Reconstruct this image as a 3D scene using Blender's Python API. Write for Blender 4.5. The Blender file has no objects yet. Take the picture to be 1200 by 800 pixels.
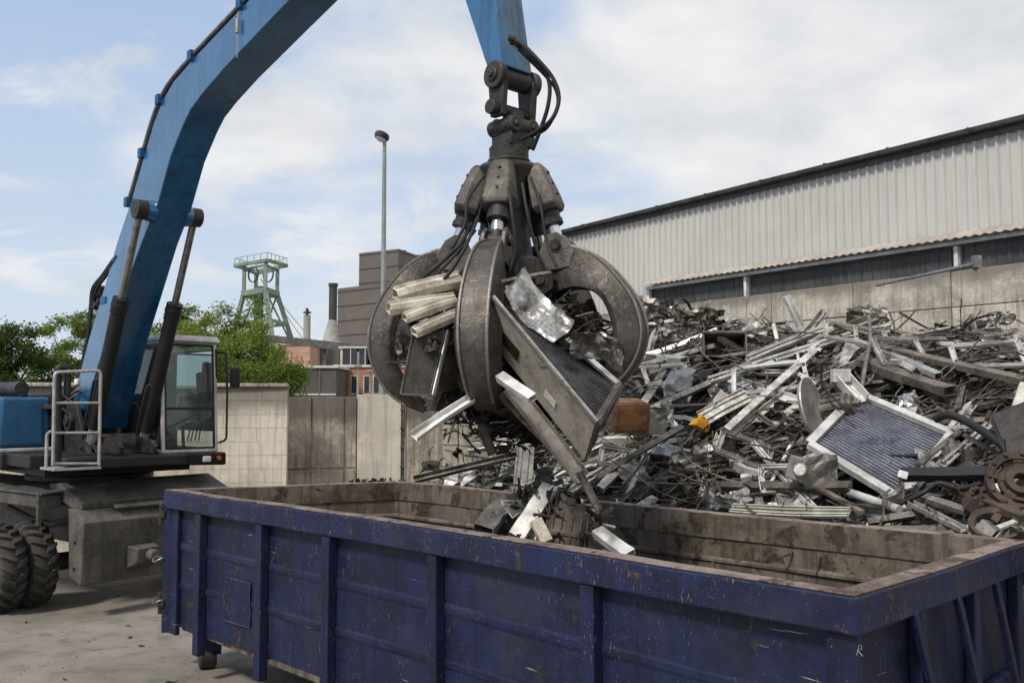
import bpy, math, random
import numpy as np
from mathutils import Vector as V, Matrix as Mx, noise as N
R=random.Random(7)
rad=math.radians
sc=bpy.context.scene
COL=sc.collection
# ------------------------------------------------------------------ camera
CZ=2.7; TH=math.atan(72/1115); FP=1115.0
cd=bpy.data.cameras.new('camera'); cam=bpy.data.objects.new('camera',cd); COL.objects.link(cam)
cam.location=(0,0,CZ); cam.rotation_euler=(math.pi/2+TH,0,0)
cd.sensor_width=36; cd.lens=36*FP/1200; cd.clip_start=.1; cd.clip_end=6000
sc.camera=cam
def ray(px,py):
    a=(px-600)/FP; b=(400-py)/FP
    return V((a, math.cos(TH)-b*math.sin(TH), math.sin(TH)+b*math.cos(TH)))
def at(px,py,Y):
    d=ray(px,py); return V((0,0,CZ))+d*(Y/d.y)
def onz(px,py,z):
    d=ray(px,py); return V((0,0,CZ))+d*((z-CZ)/d.z)
# ------------------------------------------------------------------ mesh builder
CR=[0.0]
class MB:
    def __init__(s): s.v=[]; s.f=[]
    def add(s,vs,fs):
        o=len(s.v); s.v.extend([V(p) for p in vs]); s.f.extend([tuple(i+o for i in f) for f in fs]); return s
    def box(s,c,d,M=None):
        x,y,z=[k/2 for k in d]; c=V(c)
        ps=[V((i*x,j*y,k*z)) for i,j,k in ((-1,-1,-1),(1,-1,-1),(1,1,-1),(-1,1,-1),(-1,-1,1),(1,-1,1),(1,1,1),(-1,1,1))]
        if M is not None: ps=[M@p for p in ps]
        return s.add([p+c for p in ps],[(0,3,2,1),(4,5,6,7),(0,1,5,4),(1,2,6,5),(2,3,7,6),(3,0,4,7)])
    def bb(s,x0,x1,y0,y1,z0,z1): return s.box(((x0+x1)/2,(y0+y1)/2,(z0+z1)/2),(x1-x0,y1-y0,z1-z0))
    def hexa(s,b,t):   # 4 bottom pts + 4 top pts
        return s.add(list(b)+list(t),[(0,3,2,1),(4,5,6,7),(0,1,5,4),(1,2,6,5),(2,3,7,6),(3,0,4,7)])
    def slab(s,q,n,t): # quad pts q (list), thickness vector n*t
        n=V(n); 
        if n.length>0: n=n.normalized()*t
        q=[V(p) for p in q]; k=len(q)
        return s.add(q+[p+n for p in q],[tuple(range(k))[::-1],tuple(range(k,2*k))]+[(i,(i+1)%k,k+(i+1)%k,k+i) for i in range(k)])
    def frame(s,p0,p1,up=(0,0,1)):
        x=(V(p1)-V(p0)).normalized(); u=V(up)
        if abs(x.dot(u))>.97: u=V((1,0,.1)) 
        y=u.cross(x).normalized(); z=x.cross(y); return x,y,z
    def ext(s,poly,p0,p1,up=(0,0,1),inner=None):
        p0=V(p0); p1=V(p1); x,y,z=s.frame(p0,p1,up); k=len(poly)
        if CR[0]>0: return s.ext_crushed(poly,p0,p1,x,y,z,inner)
        vs=[p0+y*a+z*b for a,b in poly]+[p1+y*a+z*b for a,b in poly]
        fs=[(i,(i+1)%k,k+(i+1)%k,k+i) for i in range(k)]
        if inner is None: fs+= [tuple(range(k))[::-1],tuple(range(k,2*k))]
        else:
            vs+=[p0+y*a+z*b for a,b in inner]+[p1+y*a+z*b for a,b in inner]
            fs+=[(2*k+(i+1)%k,2*k+i,3*k+i,3*k+(i+1)%k) for i in range(k)]
            fs+=[(i,2*k+i,2*k+(i+1)%k,(i+1)%k) for i in range(k)]
            fs+=[(k+(i+1)%k,3*k+(i+1)%k,3*k+i,k+i) for i in range(k)]
        return s.add(vs,fs)
    def ext_crushed(s,poly,p0,p1,x,y,z,inner):
        Lr=(p1-p0).length; wd=max(abs(a) for a,b in poly)*2; n=max(2,min(14,int(Lr/.09))); amp=CR[0]; k=len(poly)
        sd=(p0*3.1+p1*1.7); rows=[];rin=[]
        bow=N.noise(sd)*amp*1.6*Lr; bow2=N.noise(sd+V((5,0,0)))*amp*1.6*Lr; tw=N.noise(sd+V((0,7,0)))*amp*14
        for i in range(n+1):
            t=i/n; q=sd+V((t*Lr*4,0,0)); sw=1+N.noise(q)*amp*7; sh=1+N.noise(q+V((0,3,0)))*amp*9
            c=p0+(p1-p0)*t+y*(bow*math.sin(math.pi*t)+N.noise(q*1.7)*amp*wd*1.2)+z*(bow2*math.sin(math.pi*t)+N.noise(q*1.7+V((0,0,9)))*amp*wd*1.2)
            a_=tw*(t-.5); ca,sa=math.cos(a_),math.sin(a_); yy=y*ca+z*sa; zz=z*ca-y*sa
            row=[]
            for j,(a,b) in enumerate(poly):
                e=N.noise(q*2.2+V((j*1.3,j*.7,2)))*amp*wd*2.2
                jag=x*(N.noise(q*5+V((j*2.1,0,0)))*amp*wd*7) if i in (0,n) else V((0,0,0))
                row.append(c+yy*(a*sw+e)+zz*(b*sh+e*.5)+jag)
            rows.append(row)
            if inner is not None:
                rin.append([row[j]+(c-row[j]).normalized()*.009 for j in range(k)])
        vs=[p for r in rows for p in r]; fs=[(i*k+j,i*k+(j+1)%k,(i+1)*k+(j+1)%k,(i+1)*k+j) for i in range(n) for j in range(k)]
        if inner is None: fs+=[tuple(range(k))[::-1],tuple(range(n*k,n*k+k))]
        else:
            o=len(vs); vs+=rin[0]+rin[min(1,n)]+rin[n]+rin[n-1]
            for (ob,ib,ib2,fl) in ((0,o,o+k,0),(n*k,o+2*k,o+3*k,1)):
                for j in range(k):
                    j2=(j+1)%k; f1=(ob+j,ib+j,ib+j2,ob+j2); f2=(ib+j,ib2+j,ib2+j2,ib+j2)
                    fs+=[f1 if not fl else f1[::-1],f2 if not fl else f2[::-1]]
                fs.append(tuple(range(ib2,ib2+k))[::1 if fl else -1])
        return s.add(vs,fs)
    def bar(s,p0,p1,w,h,up=(0,0,1)):
        return s.ext([(-w/2,-h/2),(w/2,-h/2),(w/2,h/2),(-w/2,h/2)],p0,p1,up)
    def hollow(s,p0,p1,w,h,t=.006,up=(0,0,1)):
        o=[(-w/2,-h/2),(w/2,-h/2),(w/2,h/2),(-w/2,h/2)]
        i=[(-w/2+t,-h/2+t),(w/2-t,-h/2+t),(w/2-t,h/2-t),(-w/2+t,h/2-t)]
        return s.ext(o,p0,p1,up,i)
    def chan(s,p0,p1,w,h,t=.006,up=(0,0,1)):
        return s.ext([(-w/2,h/2),(-w/2,-h/2),(w/2,-h/2),(w/2,h/2),(w/2-t,h/2),(w/2-t,-h/2+t),(-w/2+t,-h/2+t),(-w/2+t,h/2)],p0,p1,up)
    def angle(s,p0,p1,w,h,t=.006,up=(0,0,1)):
        return s.ext([(-w/2,-h/2),(w/2,-h/2),(w/2,-h/2+t),(-w/2+t,-h/2+t),(-w/2+t,h/2),(-w/2,h/2)],p0,p1,up)
    def cyl(s,p0,p1,r0,r1=None,n=16,cap=True):
        if r1 is None: r1=r0
        p0=V(p0); p1=V(p1); x,y,z=s.frame(p0,p1); 
        a=[(math.cos(2*math.pi*i/n),math.sin(2*math.pi*i/n)) for i in range(n)]
        vs=[p0+(y*c+z*d)*r0 for c,d in a]+[p1+(y*c+z*d)*r1 for c,d in a]
        fs=[(i,(i+1)%n,n+(i+1)%n,n+i) for i in range(n)]
        if cap: fs+=[tuple(range(n))[::-1],tuple(range(n,2*n))]
        return s.add(vs,fs)
    def tube(s,pts,r,n=8,cap=True):
        pts=[V(p) for p in pts]; m=len(pts)
        rs=r if isinstance(r,(list,tuple)) else [r]*m
        t=[(pts[min(i+1,m-1)]-pts[max(i-1,0)]).normalized() for i in range(m)]
        u=V((0,0,1)) if abs(t[0].z)<.9 else V((1,0,0)); u=(u-t[0]*u.dot(t[0])).normalized()
        vs=[];fs=[]
        for i in range(m):
            u=(u-t[i]*u.dot(t[i]))
            u=u.normalized() if u.length>1e-6 else t[i].orthogonal().normalized()
            w=t[i].cross(u)
            vs+=[pts[i]+(u*math.cos(2*math.pi*k/n)+w*math.sin(2*math.pi*k/n))*rs[i] for k in range(n)]
        for i in range(m-1):
            fs+=[(i*n+k,i*n+(k+1)%n,(i+1)*n+(k+1)%n,(i+1)*n+k) for k in range(n)]
        if cap: fs+=[tuple(range(n))[::-1],tuple(range((m-1)*n,m*n))]
        return s.add(vs,fs)
    def lathe(s,prof,c,ax,n=32,closed=False):  # prof (axial,r)
        c=V(c); ax=V(ax).normalized(); u=ax.orthogonal().normalized(); w=ax.cross(u); m=len(prof)
        vs=[];fs=[]
        for k in range(n):
            a=2*math.pi*k/n; d=u*math.cos(a)+w*math.sin(a)
            vs+=[c+ax*q+d*r for q,r in prof]
        mm=m if closed else m-1
        for k in range(n):
            k2=(k+1)%n
            for i in range(mm):
                j=(i+1)%m; fs.append((k*m+i,k2*m+i,k2*m+j,k*m+j))
        return s.add(vs,fs)
    def sheet(s,c,X,Y,nx,ny,amp,rng,freq=1.0,curl=0):
        c=V(c);X=V(X);Y=V(Y);n=X.cross(Y).normalized(); sd=V((rng.uniform(-50,50),rng.uniform(-50,50),rng.uniform(-50,50)))
        vs=[];fs=[]; L=max(X.length,Y.length)
        for i in range(nx+1):
            for j in range(ny+1):
                a=i/nx-.5;b=j/ny-.5
                p=c+X*a+Y*b
                q=V((a*X.length,b*Y.length,0))/L*freq*3+sd
                d=N.noise(q)*amp*L+abs(N.noise(q*2.3))*amp*.7*L
                p=p+n*d+X*(N.noise(q+V((9,0,0)))*amp*.8)+Y*(N.noise(q+V((0,9,0)))*amp*.8)
                p=p+n*curl*L*(a*a*4)
                vs.append(p)
        for i in range(nx):
            for j in range(ny):
                k=i*(ny+1)+j; fs.append((k,k+ny+1,k+ny+2,k+1))
        return s.add(vs,fs)
    def xf(s,M): s.v=[M@p for p in s.v]; return s
    def build(s,name,m,parent=None,bevel=0,smooth=None,world=False,seg=2,solid=0):
        me=bpy.data.meshes.new(name)
        vs=s.v
        if world and parent is not None:
            Mi=WM[parent.name].inverted(); vs=[Mi@p for p in vs]
        me.from_pydata([tuple(p) for p in vs],[],s.f); 
        o=bpy.data.objects.new(name,me); COL.objects.link(o)
        if isinstance(m,(list,tuple)):
            for q in m: me.materials.append(q)
        else: me.materials.append(m)
        if parent is not None: o.parent=parent
        WM[o.name]=WM[parent.name] if parent is not None else Mx.Identity(4)
        if solid:
            md=o.modifiers.new('solid','SOLIDIFY'); md.thickness=solid
        if bevel:
            md=o.modifiers.new('bev','BEVEL'); md.width=bevel; md.segments=seg; md.limit_method='ANGLE'; md.angle_limit=rad(35)
        if smooth is not None:
            for p in me.polygons: p.use_smooth=True
            try: me.set_sharp_from_angle(angle=rad(smooth))
            except Exception: pass
        return o
WM={}
def tag(o,label=None,cat=None,group=None,kind=None):
    if label: o['label']=label
    if cat: o['category']=cat
    if group: o['group']=group
    if kind: o['kind']=kind
    return o
def thing(name,loc=(0,0,0),rz=0,parent=None,label=None,cat=None,group=None):
    o=bpy.data.objects.new(name,None); COL.objects.link(o); o.location=loc; o.rotation_euler=(0,0,rz)
    o.empty_display_size=.2
    M=Mx.Translation(V(loc))@Mx.Rotation(rz,4,'Z')
    if parent is not None: o.parent=parent; M=WM[parent.name]@M
    WM[o.name]=M
    return tag(o,label,cat,group,'thing' if cat else None)
def solo(mb,name,m,label,cat,group=None,kind=None,**k):
    """a top-level one-mesh thing whose origin sits at its own centre base"""
    vs=mb.v
    c=sum(vs,V((0,0,0)))/len(vs); c.z=min(p.z for p in vs)
    mb.v=[p-c for p in vs]
    o=mb.build(name,m,**k); o.location=c; WM[o.name]=Mx.Translation(c)
    return tag(o,label,cat,group,kind or 'thing')
# ------------------------------------------------------------------ materials
def nodes(name):
    m=bpy.data.materials.new(name); m.use_nodes=True; nt=m.node_tree; nt.nodes.clear()
    out=nt.nodes.new('ShaderNodeOutputMaterial'); b=nt.nodes.new('ShaderNodeBsdfPrincipled')
    nt.links.new(b.outputs[0],out.inputs[0]); return m,nt,b,out
def c4(c): return (c[0],c[1],c[2],1)
def weather(name,base,dark=None,rust=None,metal=0.0,rough=.6,scale=3,rustamt=.5,speck=None,speckamt=.66,bump=.25,
            streak=0,rnd=0,mottle=.5,topc=None,topz=None,fine=40,speck2=None,spec=.4,groove=None,edge=None):
    m,nt,b,out=nodes(name); L=nt.links.new; nn=nt.nodes.new
    tc=nn('ShaderNodeTexCoord'); oi=nn('ShaderNodeObjectInfo')
    vadd=nn('ShaderNodeVectorMath'); vadd.operation='ADD'
    sclr=nn('ShaderNodeVectorMath'); sclr.operation='SCALE'; sclr.inputs[0].default_value=(17,31,23); L(oi.outputs['Random'],sclr.inputs['Scale'])
    L(tc.outputs['Object'],vadd.inputs[0]); L(sclr.outputs[0],vadd.inputs[1]); P=vadd.outputs[0]
    def noise(s,d=6,r=.6,vec=None,dist=0):
        n=nn('ShaderNodeTexNoise'); n.inputs['Scale'].default_value=s; n.inputs['Detail'].default_value=d; n.inputs['Roughness'].default_value=r
        n.inputs['Distortion'].default_value=dist; L(vec or P,n.inputs['Vector']); return n.outputs['Fac']
    def ramp(f,a,c):
        r=nn('ShaderNodeMapRange'); r.interpolation_type='SMOOTHSTEP'; r.inputs[1].default_value=a; r.inputs[2].default_value=c; L(f,r.inputs[0]); return r.outputs[0]
    def mix(f,a,c):
        x=nn('ShaderNodeMix'); x.data_type='RGBA'
        if isinstance(f,float): x.inputs[0].default_value=f
        else: L(f,x.inputs[0])
        for i,q in ((6,a),(7,c)):
            if isinstance(q,tuple): x.inputs[i].default_value=c4(q)
            else: L(q,x.inputs[i])
        return x.outputs[2]
    def mul(a,c):
        x=nn('ShaderNodeMath'); x.operation='MULTIPLY'
        for i,q in ((0,a),(1,c)):
            if isinstance(q,(int,float)): x.inputs[i].default_value=q
            else: L(q,x.inputs[i])
        return x.outputs[0]
    dark=dark or tuple(k*.55 for k in base)
    n1=noise(scale); col=mix(ramp(n1,.40,.60),base,dark)
    n2=noise(scale*5,8,.7)
    lite=tuple(min(1,k*1.35) for k in base)
    col=mix(mul(ramp(n2,.5,.66),mottle),col,lite)
    nf=noise(fine,4,.7); col=mix(mul(ramp(nf,.5,.66),mottle*.7),col,tuple(k*.6 for k in dark))
    if streak:
        mp=nn('ShaderNodeMapping'); mp.inputs['Scale'].default_value=(9,9,.45); L(P,mp.inputs['Vector'])
        st=noise(1.6,6,.65,mp.outputs[0]); col=mix(mul(ramp(st,.48,.64),streak),col,tuple(k*.35 for k in dark))
    rmask=None
    if rust:
        r1=noise(scale*1.7,8,.68,dist=.4); rmask=ramp(r1,.645-.25*rustamt,.685-.22*rustamt)
        r2=noise(scale*9,6,.7)
        rc=mix(ramp(r2,.35,.65),rust,tuple(k*.4 for k in rust)); col=mix(rmask,col,rc)
    if speck:
        s1=noise(scale*(14 if not speck2 else 30),5,.75); s2=noise(scale*1.1,2,.5); sm=mul(ramp(s1,speckamt-.055,speckamt-.025),ramp(s2,.48,.60)); col=mix(sm,col,speck)
    if speck2:
        mp=nn('ShaderNodeMapping'); mp.inputs['Scale'].default_value=(1,1,.28); L(P,mp.inputs['Vector'])
        s1=noise(scale*26,4,.7,mp.outputs[0]); s2=noise(scale*1.6,3,.6); sm=mul(ramp(s1,.60,.64),ramp(s2,.50,.60)); col=mix(sm,col,speck2)
        mp=nn('ShaderNodeMapping'); mp.inputs['Scale'].default_value=(1.2,1.2,26); mp.inputs['Rotation'].default_value=(.25,.3,0); L(P,mp.inputs['Vector'])
        s3=noise(1.5,5,.6,mp.outputs[0]); s4=noise(1.2,2,.5); col=mix(mul(mul(ramp(s3,.665,.69),ramp(s4,.52,.62)),.7),col,speck)
        s5=noise(.9,5,.65); col=mix(mul(ramp(s5,.5,.66),.45),col,tuple(k*.5+.03 for k in base))
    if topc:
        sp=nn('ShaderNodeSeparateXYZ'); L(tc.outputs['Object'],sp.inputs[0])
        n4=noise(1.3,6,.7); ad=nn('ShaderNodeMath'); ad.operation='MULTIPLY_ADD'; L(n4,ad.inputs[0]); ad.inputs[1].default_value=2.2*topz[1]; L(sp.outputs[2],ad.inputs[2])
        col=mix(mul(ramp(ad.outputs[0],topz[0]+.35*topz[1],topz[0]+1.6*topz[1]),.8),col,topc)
    if edge:
        g=nn('ShaderNodeNewGeometry'); col=mix(mul(ramp(g.outputs['Pointiness'],.52,.62),.8),col,edge)
    if rnd:
        h=nn('ShaderNodeHueSaturation'); rr=nn('ShaderNodeMapRange'); rr.inputs[3].default_value=1-rnd; rr.inputs[4].default_value=1+rnd*.6; L(oi.outputs['Random'],rr.inputs[0]); L(rr.outputs[0],h.inputs['Value']); L(col,h.inputs['Color']); col=h.outputs[0]
    L(col,b.inputs['Base Color'])
    if rmask is not None and metal>0:
        mm=nn('ShaderNodeMapRange'); mm.inputs[3].default_value=metal; mm.inputs[4].default_value=0; L(rmask,mm.inputs[0]); L(mm.outputs[0],b.inputs['Metallic'])
    else: b.inputs['Metallic'].default_value=metal
    rg=nn('ShaderNodeMapRange'); rg.inputs[1].default_value=.3; rg.inputs[2].default_value=.7; rg.inputs[3].default_value=max(.05,rough-.14); rg.inputs[4].default_value=min(1,rough+.16); L(n2,rg.inputs[0]); L(rg.outputs[0],b.inputs['Roughness'])
    b.inputs['Specular IOR Level'].default_value=spec
    if bump:
        bp=nn('ShaderNodeBump'); bp.inputs['Strength'].default_value=bump; bp.inputs['Distance'].default_value=.02; L(n2,bp.inputs['Height'])
        b2=nn('ShaderNodeBump'); b2.inputs['Strength'].default_value=bump*.6; b2.inputs['Distance'].default_value=.004; L(nf,b2.inputs['Height']); L(bp.outputs[0],b2.inputs['Normal'])
        L(b2.outputs[0],b.inputs['Normal'])
    return m
BR=(.115,.055,.026)
M={}
M['blue']=weather('blue_boom_paint',(.013,.115,.255),(.009,.082,.195),rough=.28,scale=1.6,bump=.07,mottle=.3,rnd=0,speck=(.03,.045,.06),speckamt=.69,streak=.45,rust=(.03,.05,.06),rustamt=.08,spec=.5)
for _m in (M['blue'],):
    b_=[n for n in _m.node_tree.nodes if n.type=='BSDF_PRINCIPLED'][0]; b_.inputs['Coat Weight'].default_value=1; b_.inputs['Coat Roughness'].default_value=.2; b_.inputs['Coat IOR'].default_value=1.55
M['bluecover']=weather('blue_cover_paint',(.014,.088,.195),(.010,.065,.145),rough=.35,scale=1.5,bump=.04,mottle=.2,streak=.25)
M['stickgrey']=weather('stick_worn_paint',(.05,.17,.32),(.07,.10,.14),rough=.5,scale=2,bump=.1,mottle=.3,streak=.5)
M['rubber']=weather('black_rubber',(.016,.016,.017),(.01,.01,.01),rough=.6,scale=6,bump=.15,mottle=.3)
M['tyre']=weather('tyre_rubber',(.062,.058,.052),(.04,.037,.033),rough=.85,scale=4,bump=.3,mottle=.5)
M['rim']=weather('rusty_rim',(.20,.13,.09),(.12,.07,.05),rough=.8,scale=5,bump=.3)
M['chassis']=weather('chassis_grime',(.108,.10,.088),(.06,.056,.05),rough=.62,scale=2.2,bump=.18,mottle=.5,rust=(.10,.08,.06),rustamt=.10,speck=(.34,.33,.30),speckamt=.69,streak=.35)
M['darksteel']=weather('dark_greasy_steel',(.055,.05,.045),(.028,.026,.024),metal=.35,rough=.5,scale=5,bump=.35,mottle=.6,speck=(.2,.18,.16),speckamt=.72)
M['black']=weather('black_paint',(.02,.02,.022),(.014,.014,.015),rough=.5,scale=4,bump=.08,mottle=.4)
M['tine']=weather('worn_tine_steel',(.112,.10,.088),(.052,.046,.040),metal=.6,rough=.42,scale=3,bump=.4,mottle=.55,rust=(.10,.062,.038),rustamt=.22,speck=(.32,.30,.27),speckamt=.7,streak=.4,fine=60,edge=(.32,.29,.26),speck2=(.30,.28,.25))
M['shield']=weather('cylinder_shield_steel',(.125,.112,.098),(.065,.058,.05),metal=.5,rough=.5,scale=4,bump=.4,mottle=.6,rust=(.1,.065,.04),rustamt=.25,speck=(.4,.36,.33),speckamt=.7,edge=(.35,.32,.28))
M['chrome']=weather('chrome_rod',(.72,.72,.72),(.55,.54,.53),metal=1,rough=.2,scale=8,bump=.02,mottle=.1)
M['rodgrey']=weather('dull_rod',(.32,.31,.30),(.2,.19,.18),metal=.8,rough=.38,scale=6,bump=.08)
M['silver']=weather('cab_silver_paint',(.60,.59,.57),(.45,.44,.42),metal=.1,rough=.42,scale=3,bump=.04,mottle=.2,streak=.35,speck=(.12,.09,.07),speckamt=.73)
M['railgrey']=weather('rail_paint',(.42,.41,.39),(.3,.29,.27),metal=.2,rough=.5,scale=8,bump=.1)
M['navy']=weather('container_navy_paint',(.0105,.0155,.056),(.0085,.0105,.029),rough=.52,scale=2.3,bump=.22,mottle=.38,rust=(.045,.036,.032),rustamt=.10,speck=(.36,.33,.25),speckamt=.70,speck2=(.11,.09,.06),streak=.35,fine=55,spec=.35)
M['navyrim']=weather('container_rim_paint',(.0125,.018,.066),(.010,.0135,.036),rough=.5,scale=3.2,bump=.25,mottle=.4,rust=(.07,.054,.045),rustamt=.17,speck=(.40,.34,.22),speckamt=.69,speck2=(.19,.14,.08),streak=.3,fine=55,spec=.35)
M['rimtop']=weather('container_rim_top_worn',(.24,.19,.16),(.12,.085,.065),rough=.68,scale=3,bump=.4,mottle=.5,rust=(.105,.055,.035),rustamt=.4)
M['inside']=weather('container_inside_rust',(.165,.135,.105),(.095,.075,.056),metal=.15,rough=.6,scale=2.4,bump=.35,mottle=.45,rust=(.065,.046,.033),rustamt=.42,streak=.5,speck=(.3,.27,.23),speckamt=.7)
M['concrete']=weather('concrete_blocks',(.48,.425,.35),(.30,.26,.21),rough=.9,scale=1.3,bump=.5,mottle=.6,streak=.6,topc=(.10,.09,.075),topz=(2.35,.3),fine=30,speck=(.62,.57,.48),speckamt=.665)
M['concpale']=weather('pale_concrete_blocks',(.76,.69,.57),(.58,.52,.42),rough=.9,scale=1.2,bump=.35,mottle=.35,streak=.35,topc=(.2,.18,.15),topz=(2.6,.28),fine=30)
M['concpatch']=weather('pale_concrete_slab',(.66,.61,.52),(.54,.49,.41),rough=.9,scale=.9,bump=.25,mottle=.3,streak=.3)
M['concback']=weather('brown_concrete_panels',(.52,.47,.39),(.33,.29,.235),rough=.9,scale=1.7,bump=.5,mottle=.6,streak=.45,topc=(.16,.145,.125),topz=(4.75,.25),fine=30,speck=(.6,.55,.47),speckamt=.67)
M['clad']=weather('light_cladding',(.52,.51,.475),(.485,.475,.44),rough=.5,scale=.35,bump=.03,mottle=.08,streak=.12,fine=20)
M['gutter']=weather('dark_gutter',(.04,.042,.042),(.02,.02,.02),rough=.7,scale=3,bump=.3)
M['canopy']=weather('canopy_fibre_sheet',(.43,.385,.33),(.33,.29,.25),rough=.8,scale=2,bump=.3,mottle=.5)
M['whiteframe']=weather('white_frame',(.68,.69,.70),(.5,.5,.5),rough=.5,scale=2,bump=.05)
M['glazing']=weather('grimy_glazing',(.085,.084,.082),(.055,.054,.053),rough=.55,scale=.8,bump=.1,mottle=.3,streak=.6)
M['alu']=weather('dull_aluminium',(.60,.585,.555),(.34,.325,.30),metal=.4,rough=.46,scale=5,bump=.22,mottle=.5,rnd=.35,speck=(.10,.09,.07),speckamt=.66,streak=.3)
M['alubright']=weather('bright_aluminium',(.76,.755,.73),(.48,.465,.435),metal=.35,rough=.46,scale=4,bump=.18,mottle=.4,rnd=.18,speck=(.12,.10,.08),speckamt=.68)
M['whitescrap']=weather('off_white_coated_profile',(.64,.62,.56),(.46,.43,.36),rough=.5,scale=4,bump=.2,mottle=.3,rnd=.2,speck=(.12,.1,.07),speckamt=.67,rust=(.25,.19,.12),rustamt=.2)
M['beige']=weather('beige_profile',(.62,.58,.48),(.36,.32,.25),rough=.55,scale=6,bump=.2,mottle=.4,speck=(.1,.08,.06),speckamt=.66)
M['steel']=weather('grey_brown_steel',(.215,.195,.17),(.10,.088,.074),metal=.5,rough=.5,scale=5,bump=.35,mottle=.6,rnd=.45,rust=(.095,.06,.04),rustamt=.25)
M['brown']=weather('brown_steel',(.20,.17,.14),(.11,.09,.07),metal=.3,rough=.6,scale=4,bump=.35,mottle=.55,rnd=.3,rust=(.095,.062,.043),rustamt=.4)
M['rust']=weather('rusty_iron',(.088,.06,.046),(.045,.033,.027),rough=.8,scale=5,bump=.5,mottle=.6,rnd=.2)
M['orange_rust']=weather('orange_rusty_steel',(.27,.125,.05),(.13,.06,.03),rough=.75,scale=6,bump=.3,mottle=.5)
M['darkscrap']=weather('dark_scrap',(.085,.075,.063),(.036,.032,.028),metal=.4,rough=.55,scale=6,bump=.5,mottle=.6,rnd=.4,speck=(.22,.2,.17),speckamt=.69)
M['mound']=weather('mound_gap_shade',(.03,.026,.022),(.014,.012,.011),rough=.9,scale=5,bump=1,mottle=.6)  # near-black colour stands in for shade in the gaps between scrap pieces
M['foil']=weather('shiny_sheet',(.55,.54,.52),(.22,.21,.20),metal=.9,rough=.32,scale=5,bump=.2,mottle=.5,rnd=.2)
M['galv']=weather('galvanised_sheet',(.44,.42,.385),(.27,.255,.23),metal=.45,rough=.42,scale=5,bump=.2,mottle=.5,rnd=.3,speck=(.1,.08,.06),speckamt=.68)
M['casing']=weather('dirty_casing_panel',(.40,.37,.32),(.30,.27,.23),metal=.2,rough=.5,scale=2.5,bump=.15,mottle=.4,speck=(.06,.05,.04),speckamt=.66,streak=.35,rust=(.2,.15,.1),rustamt=.12)
M['yellow']=weather('yellow_plastic',(.72,.36,.015),(.5,.22,.01),rough=.5,scale=8,bump=.15,mottle=.3)
M['finsblack']=weather('black_fins',(.13,.13,.135),(.07,.07,.072),metal=.7,rough=.3,scale=6,bump=.1)
M['finsblue']=weather('radiator_blue_fins',(.075,.088,.14),(.045,.053,.09),metal=.35,rough=.5,scale=6,bump=.2,mottle=.6,speck=(.3,.32,.38),speckamt=.62)
M['mesh']=weather('grey_filter_mesh',(.14,.125,.105),(.07,.065,.055),metal=.3,rough=.6,scale=5,bump=.3)
M['pole']=weather('lamp_post_grey',(.30,.33,.31),(.22,.24,.22),metal=.3,rough=.5,scale=1,bump=.05)
M['green']=weather('pale_green_steel',(.21,.27,.205),(.15,.195,.15),rough=.7,scale=.15,bump=0,mottle=.3,fine=1)
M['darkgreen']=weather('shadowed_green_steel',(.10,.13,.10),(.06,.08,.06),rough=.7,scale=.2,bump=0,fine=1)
M['tower']=weather('tower_brown_cladding',(.145,.122,.108),(.12,.10,.09),rough=.8,scale=.12,bump=0,mottle=.15,fine=.6)
M['towerlow']=weather('tower_band',(.12,.10,.09),(.1,.085,.08),rough=.8,scale=.2,bump=0,mottle=.15,fine=1)
M['chimgrey']=weather('grey_concrete_stack',(.30,.30,.27),(.22,.22,.2),rough=.9,scale=.2,bump=0,fine=1)
M['stackblack']=weather('sooty_steel_stack',(.05,.047,.043),(.03,.03,.028),rough=.7,scale=.3,bump=0,fine=1)
M['cone']=weather('pale_hood',(.36,.345,.32),(.27,.26,.24),rough=.7,scale=.3,bump=0,fine=1)
M['pink']=weather('faded_pink_brick',(.48,.29,.22),(.40,.24,.18),rough=.9,scale=.3,bump=0,fine=2)
M['brick']=weather('red_brick_wall',(.40,.17,.11),(.32,.13,.085),rough=.9,scale=.3,bump=0,fine=2)
M['render']=weather('pale_render',(.55,.53,.49),(.45,.43,.40),rough=.9,scale=.3,bump=0,fine=2)
M['darkshed']=weather('dark_shed_sheet',(.085,.078,.075),(.06,.055,.052),rough=.8,scale=.4,bump=0,fine=2)
M['pane']=weather('dark_window_pane',(.04,.045,.05),(.03,.03,.035),rough=.25,scale=1,bump=0)
M['bark']=weather('bark',(.10,.075,.055),(.06,.045,.03),rough=.9,scale=4,bump=.5)
M['seat']=weather('seat_fabric',(.028,.03,.034),(.018,.018,.02),rough=.85,scale=6,bump=.2)
M['lampglass']=weather('lamp_lens',(.8,.8,.78),(.6,.6,.58),rough=.2,scale=8,bump=.1)
M['orange']=weather('orange_lens',(.75,.22,.02),(.5,.12,.01),rough=.25,scale=8,bump=.1)
M['white']=weather('chalk_white',(.8,.8,.78),(.6,.6,.6),rough=.8,scale=8,bump=0)
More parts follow.
